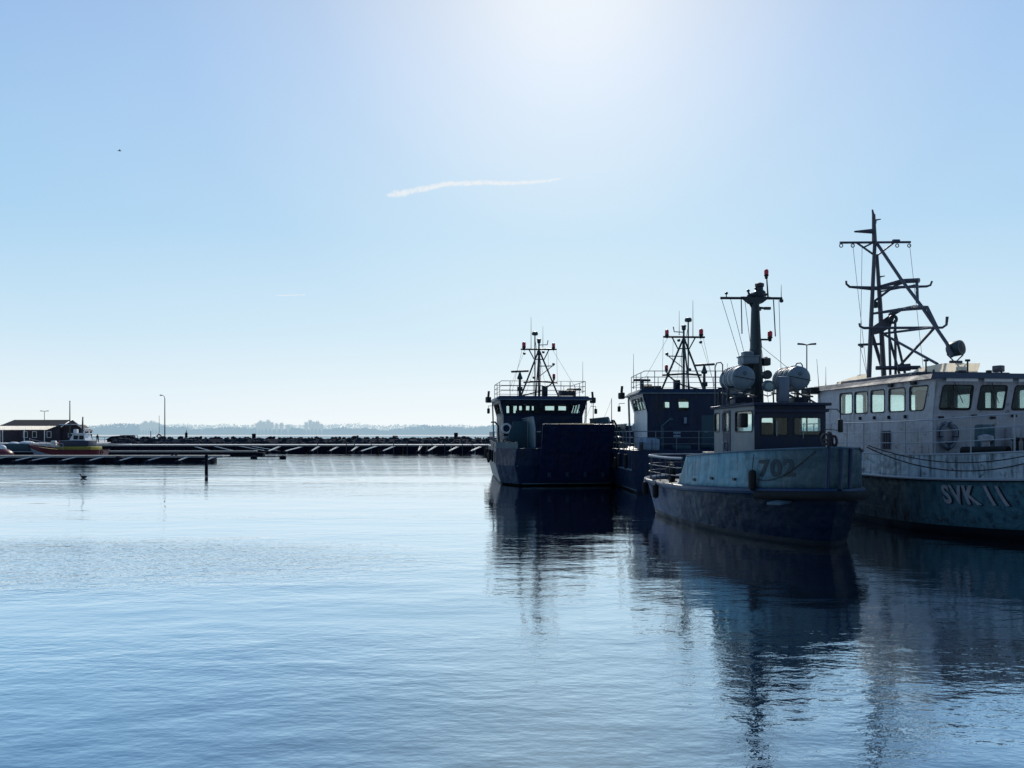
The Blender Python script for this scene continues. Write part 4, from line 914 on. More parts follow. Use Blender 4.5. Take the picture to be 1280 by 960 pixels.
    for a, b in (((1071,303.5),(1093,319)),((1118,303),(1097,319)),((1080,309),(1092,303))): part('brace', MB().tube([q(*a),q(*b)], .04, 6), g, m)
    part('upper_arm', MB().tube([q(1068,289.5),q(1092,289)], [.035,.11], 8), g, m)
    part('horn', MB().tube([q(1093,279),q(1095,275),q(1101,274)], [.08,.04,.02], 6), g, m); part('horn', MB().tube([q(1098,350),q(1100,346),q(1106,345)], [.08,.04,.02], 6), g, m)
    part('mast_strut', MB().tube([qd(1096,304),qd(1127,350),qd(1152,383),qd(1184,430),qd(1190,446)], .062, 8), g, m)
    part('yard', MB().tube([q(1057.6,351),q(1058,355),q(1062,358.6),q(1091,360.5),q(1124,359),q(1158,358),q(1163,356.5),q(1165,351.5)], [.04,.045,.05,.09,.06,.05,.045,.04], 8), g, m)
    part('yard', MB().tube([q(1074,404,-3.6),q(1075,408,-3.6),q(1080,410,-3.6),q(1168,409.6,-3.6),q(1178,409.5,-3.6),q(1183,406,-3.6),q(1184,396,-3.6)], [.04,.045,.055,.055,.05,.05,.06], 8), g, m)
    part('strut', MB().tube([q(1104,417,-4),qd(1168,409)], .05, 6), g, m)
    def qf(px, py, k=1): return q(px, py, fx(px)*k+(-4.4)*(1-k))
    pl = MB().tube([qf(1100,358,.6),qf(1128,351.5,.6),qf(1149,350.5,.6)], [.05,.10,.10], 6)
    part('radar_platform', pl, g, m)
    part('strut', MB().tube([qf(1146,351.5,.6),qf(1147,378,.9)], .055, 6), g, m); part('strut', MB().tube([q(1091,378),qf(1119,357,.6),qf(1134,351.5,.6)], .05, 6), g, m)
    part('radar_platform', MB().tube([q(1091,392),qf(1130,386.5),qf(1144,384.5),qf(1159,384.5)], [.05,.08,.11,.08], 6), g, m)
    part('strut', MB().tube([qf(1159,384.5),qf(1171,409)], .06, 6), g, m); part('strut', MB().tube([q(1098,365,-4.4),qf(1146,356,.6)], .035, 6), g, m)
    gp = [(1088.6,409.6),(1111,394.5),(1120,392),(1113,410),(1100,416.7),(1090,419)]
    mb = MB(); a = [q(p[0],p[1],-3.95) for p in gp]; b = [q(p[0],p[1],-4.05) for p in gp]; n = len(gp)
    mb.add(a+b, [tuple(range(n)), tuple(range(n, 2*n))[::-1]] + [(i,(i+1) % n,n+(i+1) % n,n+i) for i in range(n)]); mb.tube([q(1112,394.5,-4),q(1125,387,-3.6)], .09, 6)
    part('gusset_plate', mb, g, m, smooth=False); part('ring_sensor', MB().torus(q(1116.5,399,-3.8), .14, .06, (1,0,0), 16, 6), M['mast_dark'], m)
    for a, b in (((1111.5,411),(1113,474)),((1119,400),(1119.5,474)),((1118,412),(1133,474)),((1112,424),(1126,474))):
        part('mast_post', MB().tube([q(a[0],a[1],-3.8),q(b[0],b[1],-3.6)], .055, 6), g, m)
    part('cross_brace', MB().tube([qd(1105,418),qd(1172,455)], .05, 6), g, m); part('cross_brace', MB().tube([qd(1167,411),qd(1124,458)], .05, 6), g, m)
    part('mast_shelf', MB().tube([q(1073,431),q(1100,430)], .055, 6).tube([q(1076,433),q(1077,432)], .1, 6), g, m)
    part('mast_shelf', MB().tube([q(1095,460,-3.6),q(1150,459.5,-3.2)], .09, 6).tube([q(1122,460,-3.2),q(1138,459,-3)], .16, 6), g, m)
    part('navigation_light', MB().lathe([(.05,-.1),(.13,-.08),(.13,.12),(.05,.16)], q(1094.5,382), n=12), M['mast_dark'], m)
    part('hook', MB().torus(q(1051.5,307), .07, .02, (1,0,0), 12, 5).torus(q(1066,307), .07, .02, (1,0,0), 12, 5).torus(q(1121.5,307), .07, .02, (1,0,0), 12, 5).torus(q(1136.5,307), .07, .02, (1,0,0), 12, 5), g, m)
    for a, b in (((1066,306),(1084,470)),((1077.6,308),(1075,470)),((1137,306),(1154,460)),((1075,432),(1084,470))):
        part('halyard', MB().tube([q(*a),q(b[0],b[1],-3.4)], .009, 5), M['grey_rail'], m)
    # searchlight on its pedestal, wind deflectors, radar scanner
    c = Vector(q(1194,436,-.6))
    sl_ = part('searchlight', MB().lathe([(.03,-.28),(.2,-.24),(.27,-.1),(.28,.2),(.26,.24)], c, (1,.5,.15), 22), M['mast_teal'], root)
    ax = Vector((1,.5,.15)).normalized()
    part('lens', MB().lathe([(.25,.235),(.1,.255),(.02,.26)], c, ax, 22), M['black'], sl_)
    part('yoke', MB().tube([c+Vector((0,-.3,0)),c+Vector((0,-.3,-.22)),c+Vector((0,0,-.5)),c+Vector((0,.3,-.22)),c+Vector((0,.3,0))], .028, 6).tube([c+Vector((0,-.2,-.48)),c+Vector((0,.25,-.48))], .06, 6).tube([c+Vector((0,0,-.45)),c+Vector((0,0,-1.0))], .06, 6), g, sl_)
    part('tripod', MB().tube([c+Vector((.1,-.32,-.95)),c+Vector((0,0,-.55))], .03, 6).tube([c+Vector((.1,.34,-.95)),c+Vector((0,0,-.55))], .03, 6), g, sl_)
    cr = MB(); xs = -.15
    poly = [(1136,468),(1150,459.5),(1180,454),(1225.6,454),(1221,468)]
    a = [Vector(q(p[0],p[1],xs)) for p in poly]; b = [p+Vector((-1.2,0,-.0)) for p in a]; n = len(a)
    cr.add(a+b, [tuple(range(n))[::-1]] + [(i,n+i,n+(i+1) % n,(i+1) % n) for i in range(n) if i in (n-2,)])
    part('canvas_dodger', cr, M['cream'], root, smooth=False)
    cr = MB(); poly = [(1046,480),(1052,476),(1066,471),(1085,467),(1083,480)]
    a = [Vector(q(p[0],p[1],-4.9)) for p in poly]; b = [p+Vector((-.8,0,0)) for p in a]
    cr.add(a+b, [tuple(range(n))[::-1]] + [(i,n+i,n+(i+1) % n,(i+1) % n) for i in range(n) if i in (n-2,)])
    part('canvas_dodger', cr, M['cream'], root, smooth=False)
    for px in (1157.5,1209.5): part('roof_vent', MB().tube([q(px,466,.3),q(px,451,.3)], .03, 6).tube([q(px-2.5,450.5,.3),q(px+2.5,450.5,.3)], .045, 6), M['mast_dark'], root)
    part('roof_lamp', MB().cbox(q(1248,461,1.4), (.3,.24,.22), .3, .03).tube([q(1254,458,1.4),q(1251,468,1.4)], .03, 6), g, root)
    part('roof_lamp', MB().cbox(q(1236,465,1.4), (.14,.14,.12), 0, .02), M['mast_dark'], root)
    part('roof_stub', MB().tube([q(1167,470,1.4),q(1167,462,1.4)], .035, 6), M['mast_dark'], root)
    part('roof_lamp', MB().cbox(q(1201,465,1.2), (.2,.3,.12), 0, .03), M['mast_dark'], root)
    whip(root, (-5.2,-2.3,5.2), .8)
    # bow rope with chafing wraps leading down the side
    return root, H
patrol, PAT = make_patrol()
def w_of(root, p):
    a = root.rotation_euler.z; c, s = math.cos(a), math.sin(a); p = Vector(p)
    return Vector((root.location.x+c*p.x-s*p.y, root.location.y+s*p.x+c*p.y, root.location.z+p.z))
def sagline(a, b, sag, r=.03, n=20):
    a, b = Vector(a), Vector(b); return MB().tube([a.lerp(b, i/n)-Vector((0,0,sag*4*(i/n)*(1-i/n))) for i in range(n+1)], r, 6)
tb = w_of(tug, (4.4,1.75,2.85)); pb = w_of(patrol, tuple(PAT.P(.905, 5, -1, .04)))
solo('mooring_line', sagline(tb, pb, .42, .018), M['rope'], 'upper dark mooring line sagging from the tug bow to the patrol boat rail', 'rope', 'mooring lines between tug and patrol boat')
solo('mooring_line', sagline(tb+Vector((.1,.3,-.05)), pb+Vector((.35,-.3,.05)), .66, .02), M['rope'], 'lower dark mooring line sagging from the tug bow to the patrol boat rail', 'rope', 'mooring lines between tug and patrol boat')
# ------------------------------------------------------------------ far side of the harbour
def at(px, D, py=None):
    """a point D metres out on the ray through an image pixel"""
    return ((px-640)/960*D, D, None if py is None else CAM_H+(542-py)/960*D)
HZ = (.50,.62,.72)
M['rock'] = paint('rock', (.018,.028,.042), .95, spec=.1, streak=False, scale=.6)
M['rock_hi'] = paint('rock_hi', (.05,.065,.08), .9, streak=False, scale=.6)
M['quay_conc'] = paint('quay_conc', (.55,.53,.50), .8, streak=False, scale=.5)
M['path'] = paint('path', (.80,.78,.74), .8, streak=False, scale=.4)
M['float_dark'] = paint('float_dark', (.006,.010,.020), .95, streak=False, spec=.08)
M['plank'] = paint('plank', (.34,.33,.31), .7, streak=False, scale=2)
M['galv'] = paint('galv', (.5,.5,.48), .35, streak=False, metal=.4)
M['pole'] = paint('pole', (.03,.04,.055), .5, streak=False)
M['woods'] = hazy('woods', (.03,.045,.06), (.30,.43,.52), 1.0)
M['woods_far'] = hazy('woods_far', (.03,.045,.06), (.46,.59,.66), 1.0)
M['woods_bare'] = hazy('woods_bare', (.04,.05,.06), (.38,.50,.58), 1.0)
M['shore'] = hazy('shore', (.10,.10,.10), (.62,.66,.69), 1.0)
# far shore
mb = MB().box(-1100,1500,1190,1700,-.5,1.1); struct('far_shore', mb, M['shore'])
rg = random.Random(4)
def treeline(name, m, D, base, amp, x0, x1, dens, seed, lr):
    mb = MB(); x = x0
    while x < x1:
        n = noise.noise(Vector((x*.012, seed, 0)))*.9+noise.noise(Vector((x*.05, seed, 3)))*.5+noise.noise(Vector((x*.2, seed, 7)))*.28
        h = max(3, base+amp*n); w = rg.uniform(4,9)
        for _ in range(dens):
            zz = h*(.35+.65*rg.random()**.9); mb.leaf((x+rg.uniform(-w,w), D+rg.uniform(-18,18), zz), lr*rg.uniform(.6,1.3)*(1.5-.8*zz/h), rg)
        mb.cbox((x, D+8, h*.27), (w*1.7, 14, h*.54), 0, 0)
        x += w*.8
    return struct(name, mb, m, kind='stuff')
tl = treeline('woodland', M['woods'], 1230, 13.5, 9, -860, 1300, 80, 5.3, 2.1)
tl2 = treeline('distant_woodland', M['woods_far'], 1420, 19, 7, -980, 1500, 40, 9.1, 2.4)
def bare_tree(px, D, h, label, seed):
    r_ = random.Random(seed); X, Y, _ = at(px, D)
    t_ = thing('bare_tree', label, 'tree', (X, Y, 1.0), 0, 'bare trees on the far shore')
    part('trunk', MB().tube([(0,0,0),(.3,0,h*.5),(0,0,h*.95)], [.45,.28,.08], 6), M['woods_bare'], t_)
    mb = MB()
    for k in range(110):
        z0 = h*r_.uniform(.2,.75); a = r_.uniform(0,6.283); l = (h-z0)*r_.uniform(.35,.9)
        d = Vector((math.cos(a)*.38, math.sin(a)*.38, 1)).normalized(); p = Vector((0,0,z0)); e = p+d*l
        mb.tube([p, p.lerp(e,.5)+Vector((math.cos(a)*.4,0,-.2)), e], [.24,.16,.09], 3, False)
        for _ in range(3):
            f = r_.uniform(.3,.95); s_ = p.lerp(e, f); b = r_.uniform(0,6.283)
            mb.tube([s_, s_+Vector((math.cos(b)*.7, math.sin(b)*.7, 1.3))*r_.uniform(.8,1.9)], [.15,.08], 3, False)
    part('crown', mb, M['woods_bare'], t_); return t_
BT = []
for px, h in ((177,19),(181,23),(184.5,21),(189,24),(193,22),(197,20)): BT.append((px, h, 'bare tree in the clump left of the tall single street lamp'))
for px, h in ((322,20),(326,24),(330,22),(335,25),(340,21),(346,19),(352,20),(360,17)): BT.append((px, h, 'bare tree in the long clump right of the square dark sign on mid breakwater'))
for px, h in ((383,21),(388,25),(392,22),(397,23),(402,18)): BT.append((px, h, 'bare tree in the clump furthest right above the breakwater'))
for i, (px, h, lb) in enumerate(BT):
    bare_tree(px, 1185, h, lb, 40+i)

# breakwater of tumbled rock
mb = MB()
def ico(mb, c, r, sd):
    bm = bmesh.new(); bmesh.ops.create_icosphere(bm, subdivisions=1, radius=1)
    rr = random.Random(sd); sc = (rr.uniform(.8,1.4), rr.uniform(.8,1.3), rr.uniform(.55,.9)); rot = Matrix.Rotation(rr.uniform(0,6), 3, 'Z') @ Matrix.Rotation(rr.uniform(-.5,.5), 3, 'X')
    for v in bm.verts: v.co = rot @ Vector((v.co.x*sc[0], v.co.y*sc[1], v.co.z*sc[2]))*(r*rr.uniform(.82,1.15)) + Vector(c)
    bm.verts.index_update(); mb.add([v.co.copy() for v in bm.verts], [[v.index for v in f.verts] for f in bm.faces]); bm.free()
core = MB(); xs0, xs1 = -76, 140
prof = [(143.5,-.5),(145,1.3),(146.8,2.15),(150.5,2.2),(153,1.2),(156,-.5)]
core.add([(x,y,z) for x in (xs0,xs1) for y, z in prof], [(i,i+1,7+i,6+i) for i in range(5)]+[(0,1,2,3,4,5)[::-1],(6,7,8,9,10,11)])
struct('breakwater', core, M['rock'])
k = 0; x = xs0
while x < xs1:
    for row in range(4):
        y, z = ((144.4,1.0),(145.5,1.5),(146.6,1.95),(148.4,2.25))[row]
        ico(mb, (x+rg.uniform(-.4,.4), y+rg.uniform(-.35,.35), z+rg.uniform(-.18,.16)), rg.choice((.22,.3,.36,.42,.48,.62))*rg.uniform(.9,1.1), k); k += 1
    x += rg.uniform(.38,.62)
struct('breakwater_rocks', mb, M['rock'], kind='stuff')

# long floating pier in front of the breakwater, reaching behind the ships
def pier(name, label, X0, X1, Y, w, z, seg, dz_dark=0):
    t_ = thing(name, label, 'pier', ((X0+X1)/2, Y, 0)); h = (X1-X0)/2
    part('deck', MB().cbox((0,0,z), (2*h,w,.12), 0, .02), M['plank'], t_)
    part('edge_beam', MB().box(-h,h,-w/2-.06,-w/2+.02,z-.16,z+.07), M['plank'], t_)
    fl = MB(); x = -h+.1
    while x < h-seg*.5: fl.cbox((x+seg/2,0,(z-.2)/2-.12), (seg-.25,w-.15,z-.2+.25), 0, .05); x += seg
    part('float', fl, M['float_dark'], t_); return t_
far_pier = pier('floating_pier', 'long floating pier with dark floats running in front of the rock breakwater', -78, 30, 135, 2.4, 1.18, 4.2)
near_pier = pier('floating_pier', 'nearer dark pontoon on the left in front of the red rescue boat', -72, -31.6, 85, 2.2, .74, 3.9)
mid_pier = pier('floating_pier', 'low middle pontoon on the left behind the nearer one', -62, -38, 114, 1.6, .62, 3.6)
# mooring posts along the long pier
def post(x, y, h, label, group, r=.09, m='pole'):
    return solo('mooring_post', MB().lathe([(r,-1),(r,h-.05),(r*.6,h)], (0,0,0), n=8), M[m], label, 'post', group, loc=(x,y,0))
for i, px in enumerate([397,433,443,464,492,509,540,556,578,590]):
    pp = post(at(px,133.6)[0], 133.6, 1.75, 'thin dark post on the long pier among the right hand mooring booms', 'thin posts along the long pier', .07)
# booms
def boom(x, y, L_, a, z, label, group, s=1.0, m='galv'):
    t_ = thing('mooring_boom', label, 'mooring boom', (x, y, 0), a, group)
    part('arm', MB().tube([(0,0,z),(L_*.97,0,.34)], .055*s, 6).tube([(0,.35,z),(L_*.97,0,.30)], .035*s, 6), M[m], t_)
    part('float', MB().lathe([(.05,-.42),(.26,-.36),(.30,0),(.26,.36),(.05,.42)], (L_,0,.05), (0,1,0), 12), M['float_dark'], t_)
    return t_
GB = 'mooring booms of the long pier'
for i, px in enumerate([395,423,443,469,494,523,548,572,598]):
    boom(at(px,133.7)[0]+rg.uniform(-.5,.5), 133.7, rg.uniform(5.6,7.8), R(rg.uniform(-100,-84)), rg.uniform(.9,1.08), 'pale mooring boom slanting toward the camera from the right half of the long pier', GB, 1.5)
for i, px in enumerate([352,376]):
    boom(at(px,133.7)[0]+rg.uniform(-.5,.5), 133.7, rg.uniform(5.6,7.8), R(rg.uniform(-100,-84)), rg.uniform(.9,1.08), 'pale mooring boom slanting toward the camera from the right half of the long pier', GB, 1.5)
for i, px in enumerate([243,268,299,315]):
    boom(at(px,133.7)[0], 133.7, rg.uniform(6,7.4), R(rg.uniform(-46,-32)), rg.uniform(.85,1.02), 'pale mooring boom angled to the right from the left half of the long pier', GB, 1.2)
GN = 'stub booms of the nearer pontoon'
names = ['second','third','fourth','fifth','sixth','seventh','eighth']
for i, px in enumerate([12,42,66,98,131,168,204,236,268]):
    lb = ('leftmost' if i == 0 else 'rightmost' if i == 8 else names[i-1]+' from the left') + ' of the pale stub booms on the nearer pontoon'
    boom(at(px,84)[0], 84, rg.uniform(1.6,2.2), R(rg.uniform(-130,-108)) if i < 7 else R(-100), .72, lb, GN, .9)
solo('buoy', MB().lathe([(.1,0),(.45,.15),(.55,.6),(.5,.95),(.2,1.15)], n=18), M['float_dark'], 'large dark drum float at the pontoon edge under the pale quay', 'buoy', loc=(at(149,83)[0], 83, -.35))
tb_ = thing('float_boom', 'thin floating boom with two black floats beyond the end of the nearer pontoon', 'boom', (-36.6, 98, 0))
part('bar', MB().tube([(-1.2,-.5,.32),(0,0,.30),(7.4,.3,.22)], .07, 6), M['float_dark'], tb_)
for x_ in (3.6, 7.3): part('float', MB().lathe([(.05,-.42),(.24,-.36),(.28,0),(.24,.36),(.05,.42)], (x_,.2,.1), (1,0,0), 12), M['float_dark'], tb_)
for px, d in ((215,84.6),(220,84.6)):
    solo('mooring_cleat', MB().cbox((0,0,.1), (.5,.2,.12), 0, .04).cbox((0,0,.03), (.2,.16,.1), 0, .02), M['float_dark'], 'small dark cleat on the nearer pontoon, '+('left' if px == 215 else 'right')+' of a pair', 'cleat', 'cleats on the pontoon', loc=(at(px,d)[0], d, .80))
solo('mooring_pile', MB().lathe([(.14,-2),(.13,1.0),(.14,1.3),(.11,1.45),(.05,1.5)], n=12), M['float_dark'], 'lone dark wooden pile standing out of the water in front of the pontoon', 'pile', loc=(at(258,64)[0], 64, 0))

# quay on the left with its bright edge
qx = MB().box(-240,-71.5,144,240,-1,1.3); struct('quay', qx, M['quay_conc'])
struct('quay_edge', MB().box(-240,-71.3,143.4,144,.75,1.38), M['quay_conc'])
struct('breakwater_path', MB().box(-71.2,140,137.2,144.6,-1,1.22), M['path'])
# railing
rt = thing('railing', 'dark railing on the quay between the person and the covered boat', 'railing', (at(116,166)[0], 166, 1.3))
rails(rt, [(0,0,0),(6.4,0,0)], [.55,1.15], M['pole'], [0,.2,.4,.6,.8,1], .06, .04, 'rail')
rt = thing('railing', 'short dark railing on the breakwater end beside the low shed', 'railing', (at(150,158)[0], 158, 1.9))
rails(rt, [(0,0,0),(3.6,0,0)], [.4,.95], M['pole'], [0,.33,.66,1], .05, .04, 'rail')

# ---- boat house with canopy
hs = thing('boathouse', 'low brown boathouse with dark roof and a long white canopy', 'building', (at(48,172)[0], 172, 1.3))
M['tar'] = paint('tar', (.022,.018,.022), .8, streak=False, scale=.4); M['brownwall'] = paint('brownwall', (.035,.03,.045), .8, scale=.4)
hw = 6.6
part('wall', MB().box(-hw,hw,-3,4,0,3.4), M['brownwall'], hs)
part('roof', MB().add([(-hw-.3,-3.6,3.4),(hw+.6,-3.6,3.4),(hw+.6,.5,5.0),(-hw+.9,.5,5.0),(-hw-.3,4.6,3.4),(hw+.6,4.6,3.4)], [(0,1,2,3),(3,2,5,4),(0,3,4),(1,5,2),(0,4,5,1)]), M['tar'], hs, smooth=False)
part('barge_board', MB().tube([(hw+.65,-3.7,3.35),(hw+.65,.5,5.05),(hw+.65,4.7,3.35)], .10, 4), M['white'], hs)
part('canopy', MB().add([(-10.5,-5.12,2.70),(hw-1.6,-5.12,2.74),(hw+.4,-5.0,3.56),(-10.5,-5.0,3.56)], [(0,1,2,3)]), M['canopy'], hs, smooth=False)
for x_ in (-9.5,-4.5,.2,4.6): part('canopy_post', MB().tube([(x_,-5.3,0),(x_,-5.3,2.72)], .09, 6), M['white'], hs)
for x_ in (-1.0,1.0,4.2):
    f = part('window', MB().slab((x_,-3.04,1.0), (1,0,0), (0,0,1), rect(-.5,.5,0,1.4), [rect(-.4,.4,.1,1.3)], .05), M['white'], hs, smooth=False); part('pane', MB().box(x_-.4,x_+.4,-3.02,-3.01,1.1,2.3), M['black'], f)
hs2 = thing('shed', 'small dark gabled shed on the quay behind the rescue boat', 'building', (at(103,172)[0], 172, 1.3))
part('wall', MB().box(-3.4,2.0,-2.4,.3,0,2.6), M['brownwall'], hs2)
part('roof', MB().add([(-3.7,-2.7,2.7),(2.3,-2.7,2.4),(.3,-2.7,3.9),(-3.7,-2.7,3.9),(-3.7,.5,2.7),(2.3,.5,2.4),(.3,.5,3.9),(-3.7,.5,3.9)], [(0,1,2,3),(4,7,6,5),(1,5,6,2),(3,2,6,7),(0,3,7,4)]), M['tar'], hs2, smooth=False)
part('barge_board', MB().tube([(-3.6,-2.75,3.85),(.3,-2.75,3.95),(2.4,-2.75,2.35)], .09, 4), M['white'], hs2)
f = part('window', MB().box(-1.8,-.6,-2.46,-2.4,1.1,2.0), M['white'], hs2); part('pane', MB().box(-1.7,-.7,-2.49,-2.46,1.2,1.9), M['black'], f)
# poles and lamps
solo('flagpole', MB().tube([(0,0,0),(0,0,8.9)], [.16,.09], 8).ball((0,0,8.95), .14, 8), M['pole'], 'bare dark flagpole rising behind the rescue boat', 'flagpole', loc=(at(87.3,168)[0], 168, 1.3))
def double_lamp(px, D, z0, h, label, sp=1.0, m='pole', r=.1):
    t_ = thing('street_lamp', label, 'street lamp', (at(px,D)[0], D, z0), 0, 'twin headed street lamps')
    part('lamp_post', MB().tube([(0,0,0),(0,0,h)], [r,r*.6], 8), M[m], t_)
    for sd in (-1,1): part('lamp_head', MB().tube([(0,0,h-.05),(sd*.45*sp,0,h+.03),(sd*1.05*sp,0,h+.06)], [.05,.09,.11], 6), M[m], t_)
    return t_
double_lamp(55.5, 195, 1.3, 7.6, 'short twin headed street lamp rising behind the boathouse roof')
double_lamp(1008.5, 75, 1.3, 10.6, 'twin headed street lamp rising behind the tug roof rafts', .85, r=.09)
sl_ = thing('street_lamp', 'tall single street lamp with a curved arm on the breakwater end', 'street lamp', (at(206,150)[0], 150, 1.9))
part('lamp_post', MB().tube([(0,0,0),(0,0,8.2)], [.12,.08], 8), M['pole'], sl_)
part('arm', MB().tube([(0,0,8.1),(-.08,0,8.5),(-.35,0,8.75),(-.62,0,8.78)], .06, 6), M['pole'], sl_)
part('lamp_head', MB().tube([(-.5,0,8.78),(-.95,0,8.80)], [.08,.12], 8), M['pole'], sl_)
# signs on the breakwater
def sign(px, D, label, w_, h_, z, shape='box', hp=.9):
    t_ = thing('harbour_sign', label, 'sign', (at(px,D)[0], D, z))
    part('sign_post', MB().tube([(0,0,-.3),(0,0,hp)], .07, 6), M['pole'], t_)
    if shape == 'diamond': part('sign_board', MB().slab((0,-.08,hp+.1), (1,0,0), (0,0,1), [(0,-.6),(.6,0),(0,.6),(-.6,0)], [[(0,-.3),(.3,0),(0,.3),(-.3,0)]], .06), M['pole'], t_, smooth=False)
    else: part('sign_board', MB().cbox((0,-.06,hp), (w_,.12,h_), 0, .03), M['float_dark'], t_)
    return t_
s1 = sign(199, 150, 'diamond outline sign on a thin pole left of the tall street lamp', 0, 0, 2.1, 'diamond', .5)
part('mast_pole', MB().tube([(0,0,0),(0,0,4.6)], .035, 6), M['pole'], s1)
solo('marker_pole', MB().tube([(0,0,0),(0,0,1.7)], .07, 6), M['pole'], 'short plain dark pole on the breakwater left of the diamond sign', 'pole', loc=(at(188.5,149)[0], 149, 2.0))
s2 = sign(233, 150, 'narrow dark sign topped by a spike right of the tall street lamp', .5, 1.0, 2.2, 'box', .7); part('spike', MB().tube([(0,0,1.1),(0,0,1.75)], [.1,.04], 6), M['pole'], s2)
sign(317.5, 149, 'square dark sign on the middle of the breakwater', .75, 1.0, 2.2, 'box', .5)
sign(447, 149, 'small low dark sign on the breakwater under the distant trees', .4, .7, 2.1, 'box', .4)
sign(570, 149, 'square dark sign on the breakwater nearest the landing craft', .75, .95, 2.3, 'box', .6)
# sailing masts beyond
for px, top, lb in ((741.5,499,'shorter sailing boat mast showing between the landing craft'),(764.5,498,'stayed sailing boat mast beside the ramp of the landing craft')):
    D = 128; X, Y, Z = at(px, D, top); t_ = thing('sailing_boat', lb, 'sailing boat', (X, Y, 0))
    H_ = Hull([dict(B=.5, xs=-3, xb=3, z=-.3, bow=(.3,2,1.2)), dict(B=1.2, xs=-4, xb=4.2, z=.9, bow=(.3,2,1.4), stern=(.2,2,2,.7))], 16)
    part('hull', H_.strip(0,1), M['white'], t_); part('deck', H_.deckmb(1), M['white'], t_); part('cabin', MB().cbox((0,0,1.1), (2.6,1.2,.5), 0, .1), M['white'], t_)
    part('mast', MB().tube([(0,0,.9),(0,0,Z)], [.10,.06], 6), M['grey_rail'], t_)
    part('stay', MB().tube([(0,0,Z-.2),(-3.2,.0,1.0)], .02, 4), M['grey_rail'], t_)

# ---- red and white rescue boat
rb = thing('rescue_boat', 'red rescue boat with a white bow flash and white wheelhouse', 'boat', (at(84,96)[0], 96, 0), math.pi)
M['red_hull'] = paint('red_hull', (.15,.012,.022), .45, scale=.7); M['flash'] = paint('flash', (.30,.38,.44), .5); M['olive'] = paint('olive', (.30,.26,.04), .7); M['blue_dark'] = paint('blue_dark', (.02,.035,.07), .5)
RH = Hull([dict(B=.9, xs=-4.2, xb=3.2, z=-.4, bow=(.35,2,1.2)), dict(B=1.4, xs=-4.5, xb=3.9, z=.0, stern=(.1,2,2,.7), bow=(.4,2,1.3)),
           dict(B=1.6, xs=-4.6, xb=4.7, z=lambda u: 1.15+.65*max(0,(u-.4)/.6)**1.7, stern=(.1,2,2,.7), bow=(.4,2,1.5))], 30)
part('hull', RH.strip(0,2), M['red_hull'], rb); part('deck', RH.deckmb(2,-.1), M['olive'], rb)
mbf = MB()
for sd in (-1,1):
    for i in range(14):
        u = .5+.49*i/14; u2 = .5+.49*(i+1)/14; f = i/14; f2 = (i+1)/14
        mbf.add([RH.P(u,1.05,sd,.05)+Vector((.05*f,0,0)),RH.P(u2,1.05,sd,.05)+Vector((.05*f,0,0)),RH.P(u2,1.3+.52*f2,sd,.05)+Vector((.05*f,0,0)),RH.P(u,1.3+.52*f,sd,.05)+Vector((.05*f,0,0))], [(0,1,2,3)])
part('bow_flash', mbf, M['flash'], rb)
part('gunwale', MB().tube(RH.line(2,-1,0,1,30), .07, 6).tube(RH.line(2,1,0,1,30), .07, 6), M['red_hull'], rb)
part('olive_side', MB().cbox((-1.6,0,1.35), (4.2,2.6,.5), 0, .08), M['olive'], rb)
part('deckhouse', MB().cbox((-1.4,0,1.9), (3.6,2.0,.9), 0, .12), M['blue_dark'], rb)
whs = part('wheelhouse', MB().add([(-2.7,-.8,2.3),(-.7,-.8,2.3),(-.7,.8,2.3),(-2.7,.8,2.3),(-2.5,-.7,3.15),(-1.1,-.7,3.15),(-1.1,.7,3.15),(-2.5,.7,3.15)], [(0,3,2,1),(4,5,6,7),(0,1,5,4),(1,2,6,5),(2,3,7,6),(3,0,4,7)]), M['white'], rb, smooth=False)
for x_ in (-2.2,-1.5):
    for sd in (-1,1): f = part('window', MB().cbox((x_,sd*.76,2.72), (.55,.08,.5), 0, .02), M['black'], rb)
part('roof', MB().cbox((-1.8,0,3.2), (1.8,1.6,.1), 0, .04), M['white'], rb)
part('radar_arch', MB().tube([(-2.4,-.6,3.2),(-2.5,-.5,3.8),(-2.5,.5,3.8),(-2.4,.6,3.2)], .07, 6).cbox((-1.1,0,3.5), (.4,.5,.5), 0, .06), M['white'], rb)
part('mast', MB().tube([(-1.9,0,3.2),(-1.95,0,5.3)], [.13,.07], 8).tube([(-1.9,-.5,4.2),(-1.9,.5,4.2)], .04, 6), M['pole'], rb)
rails(rb, RH.line(2,1,.45,1,14), [.4,.8], M['white_rail'], [0,.2,.4,.6,.8,1], .03, .02, 'bow_railing')
for x_ in (-.2,.7,1.6): part('deck_gear', MB().cbox((x_,.1,2.0), (.5,.8,.6), .3, .08), M['white' if x_ > 1 else 'orange'], rb)
tyre(rb, (-1.9,-1.62,.9), .25, .09); tyre(rb, (-4.55,.5,.9), .25, .1, (1,0,0))
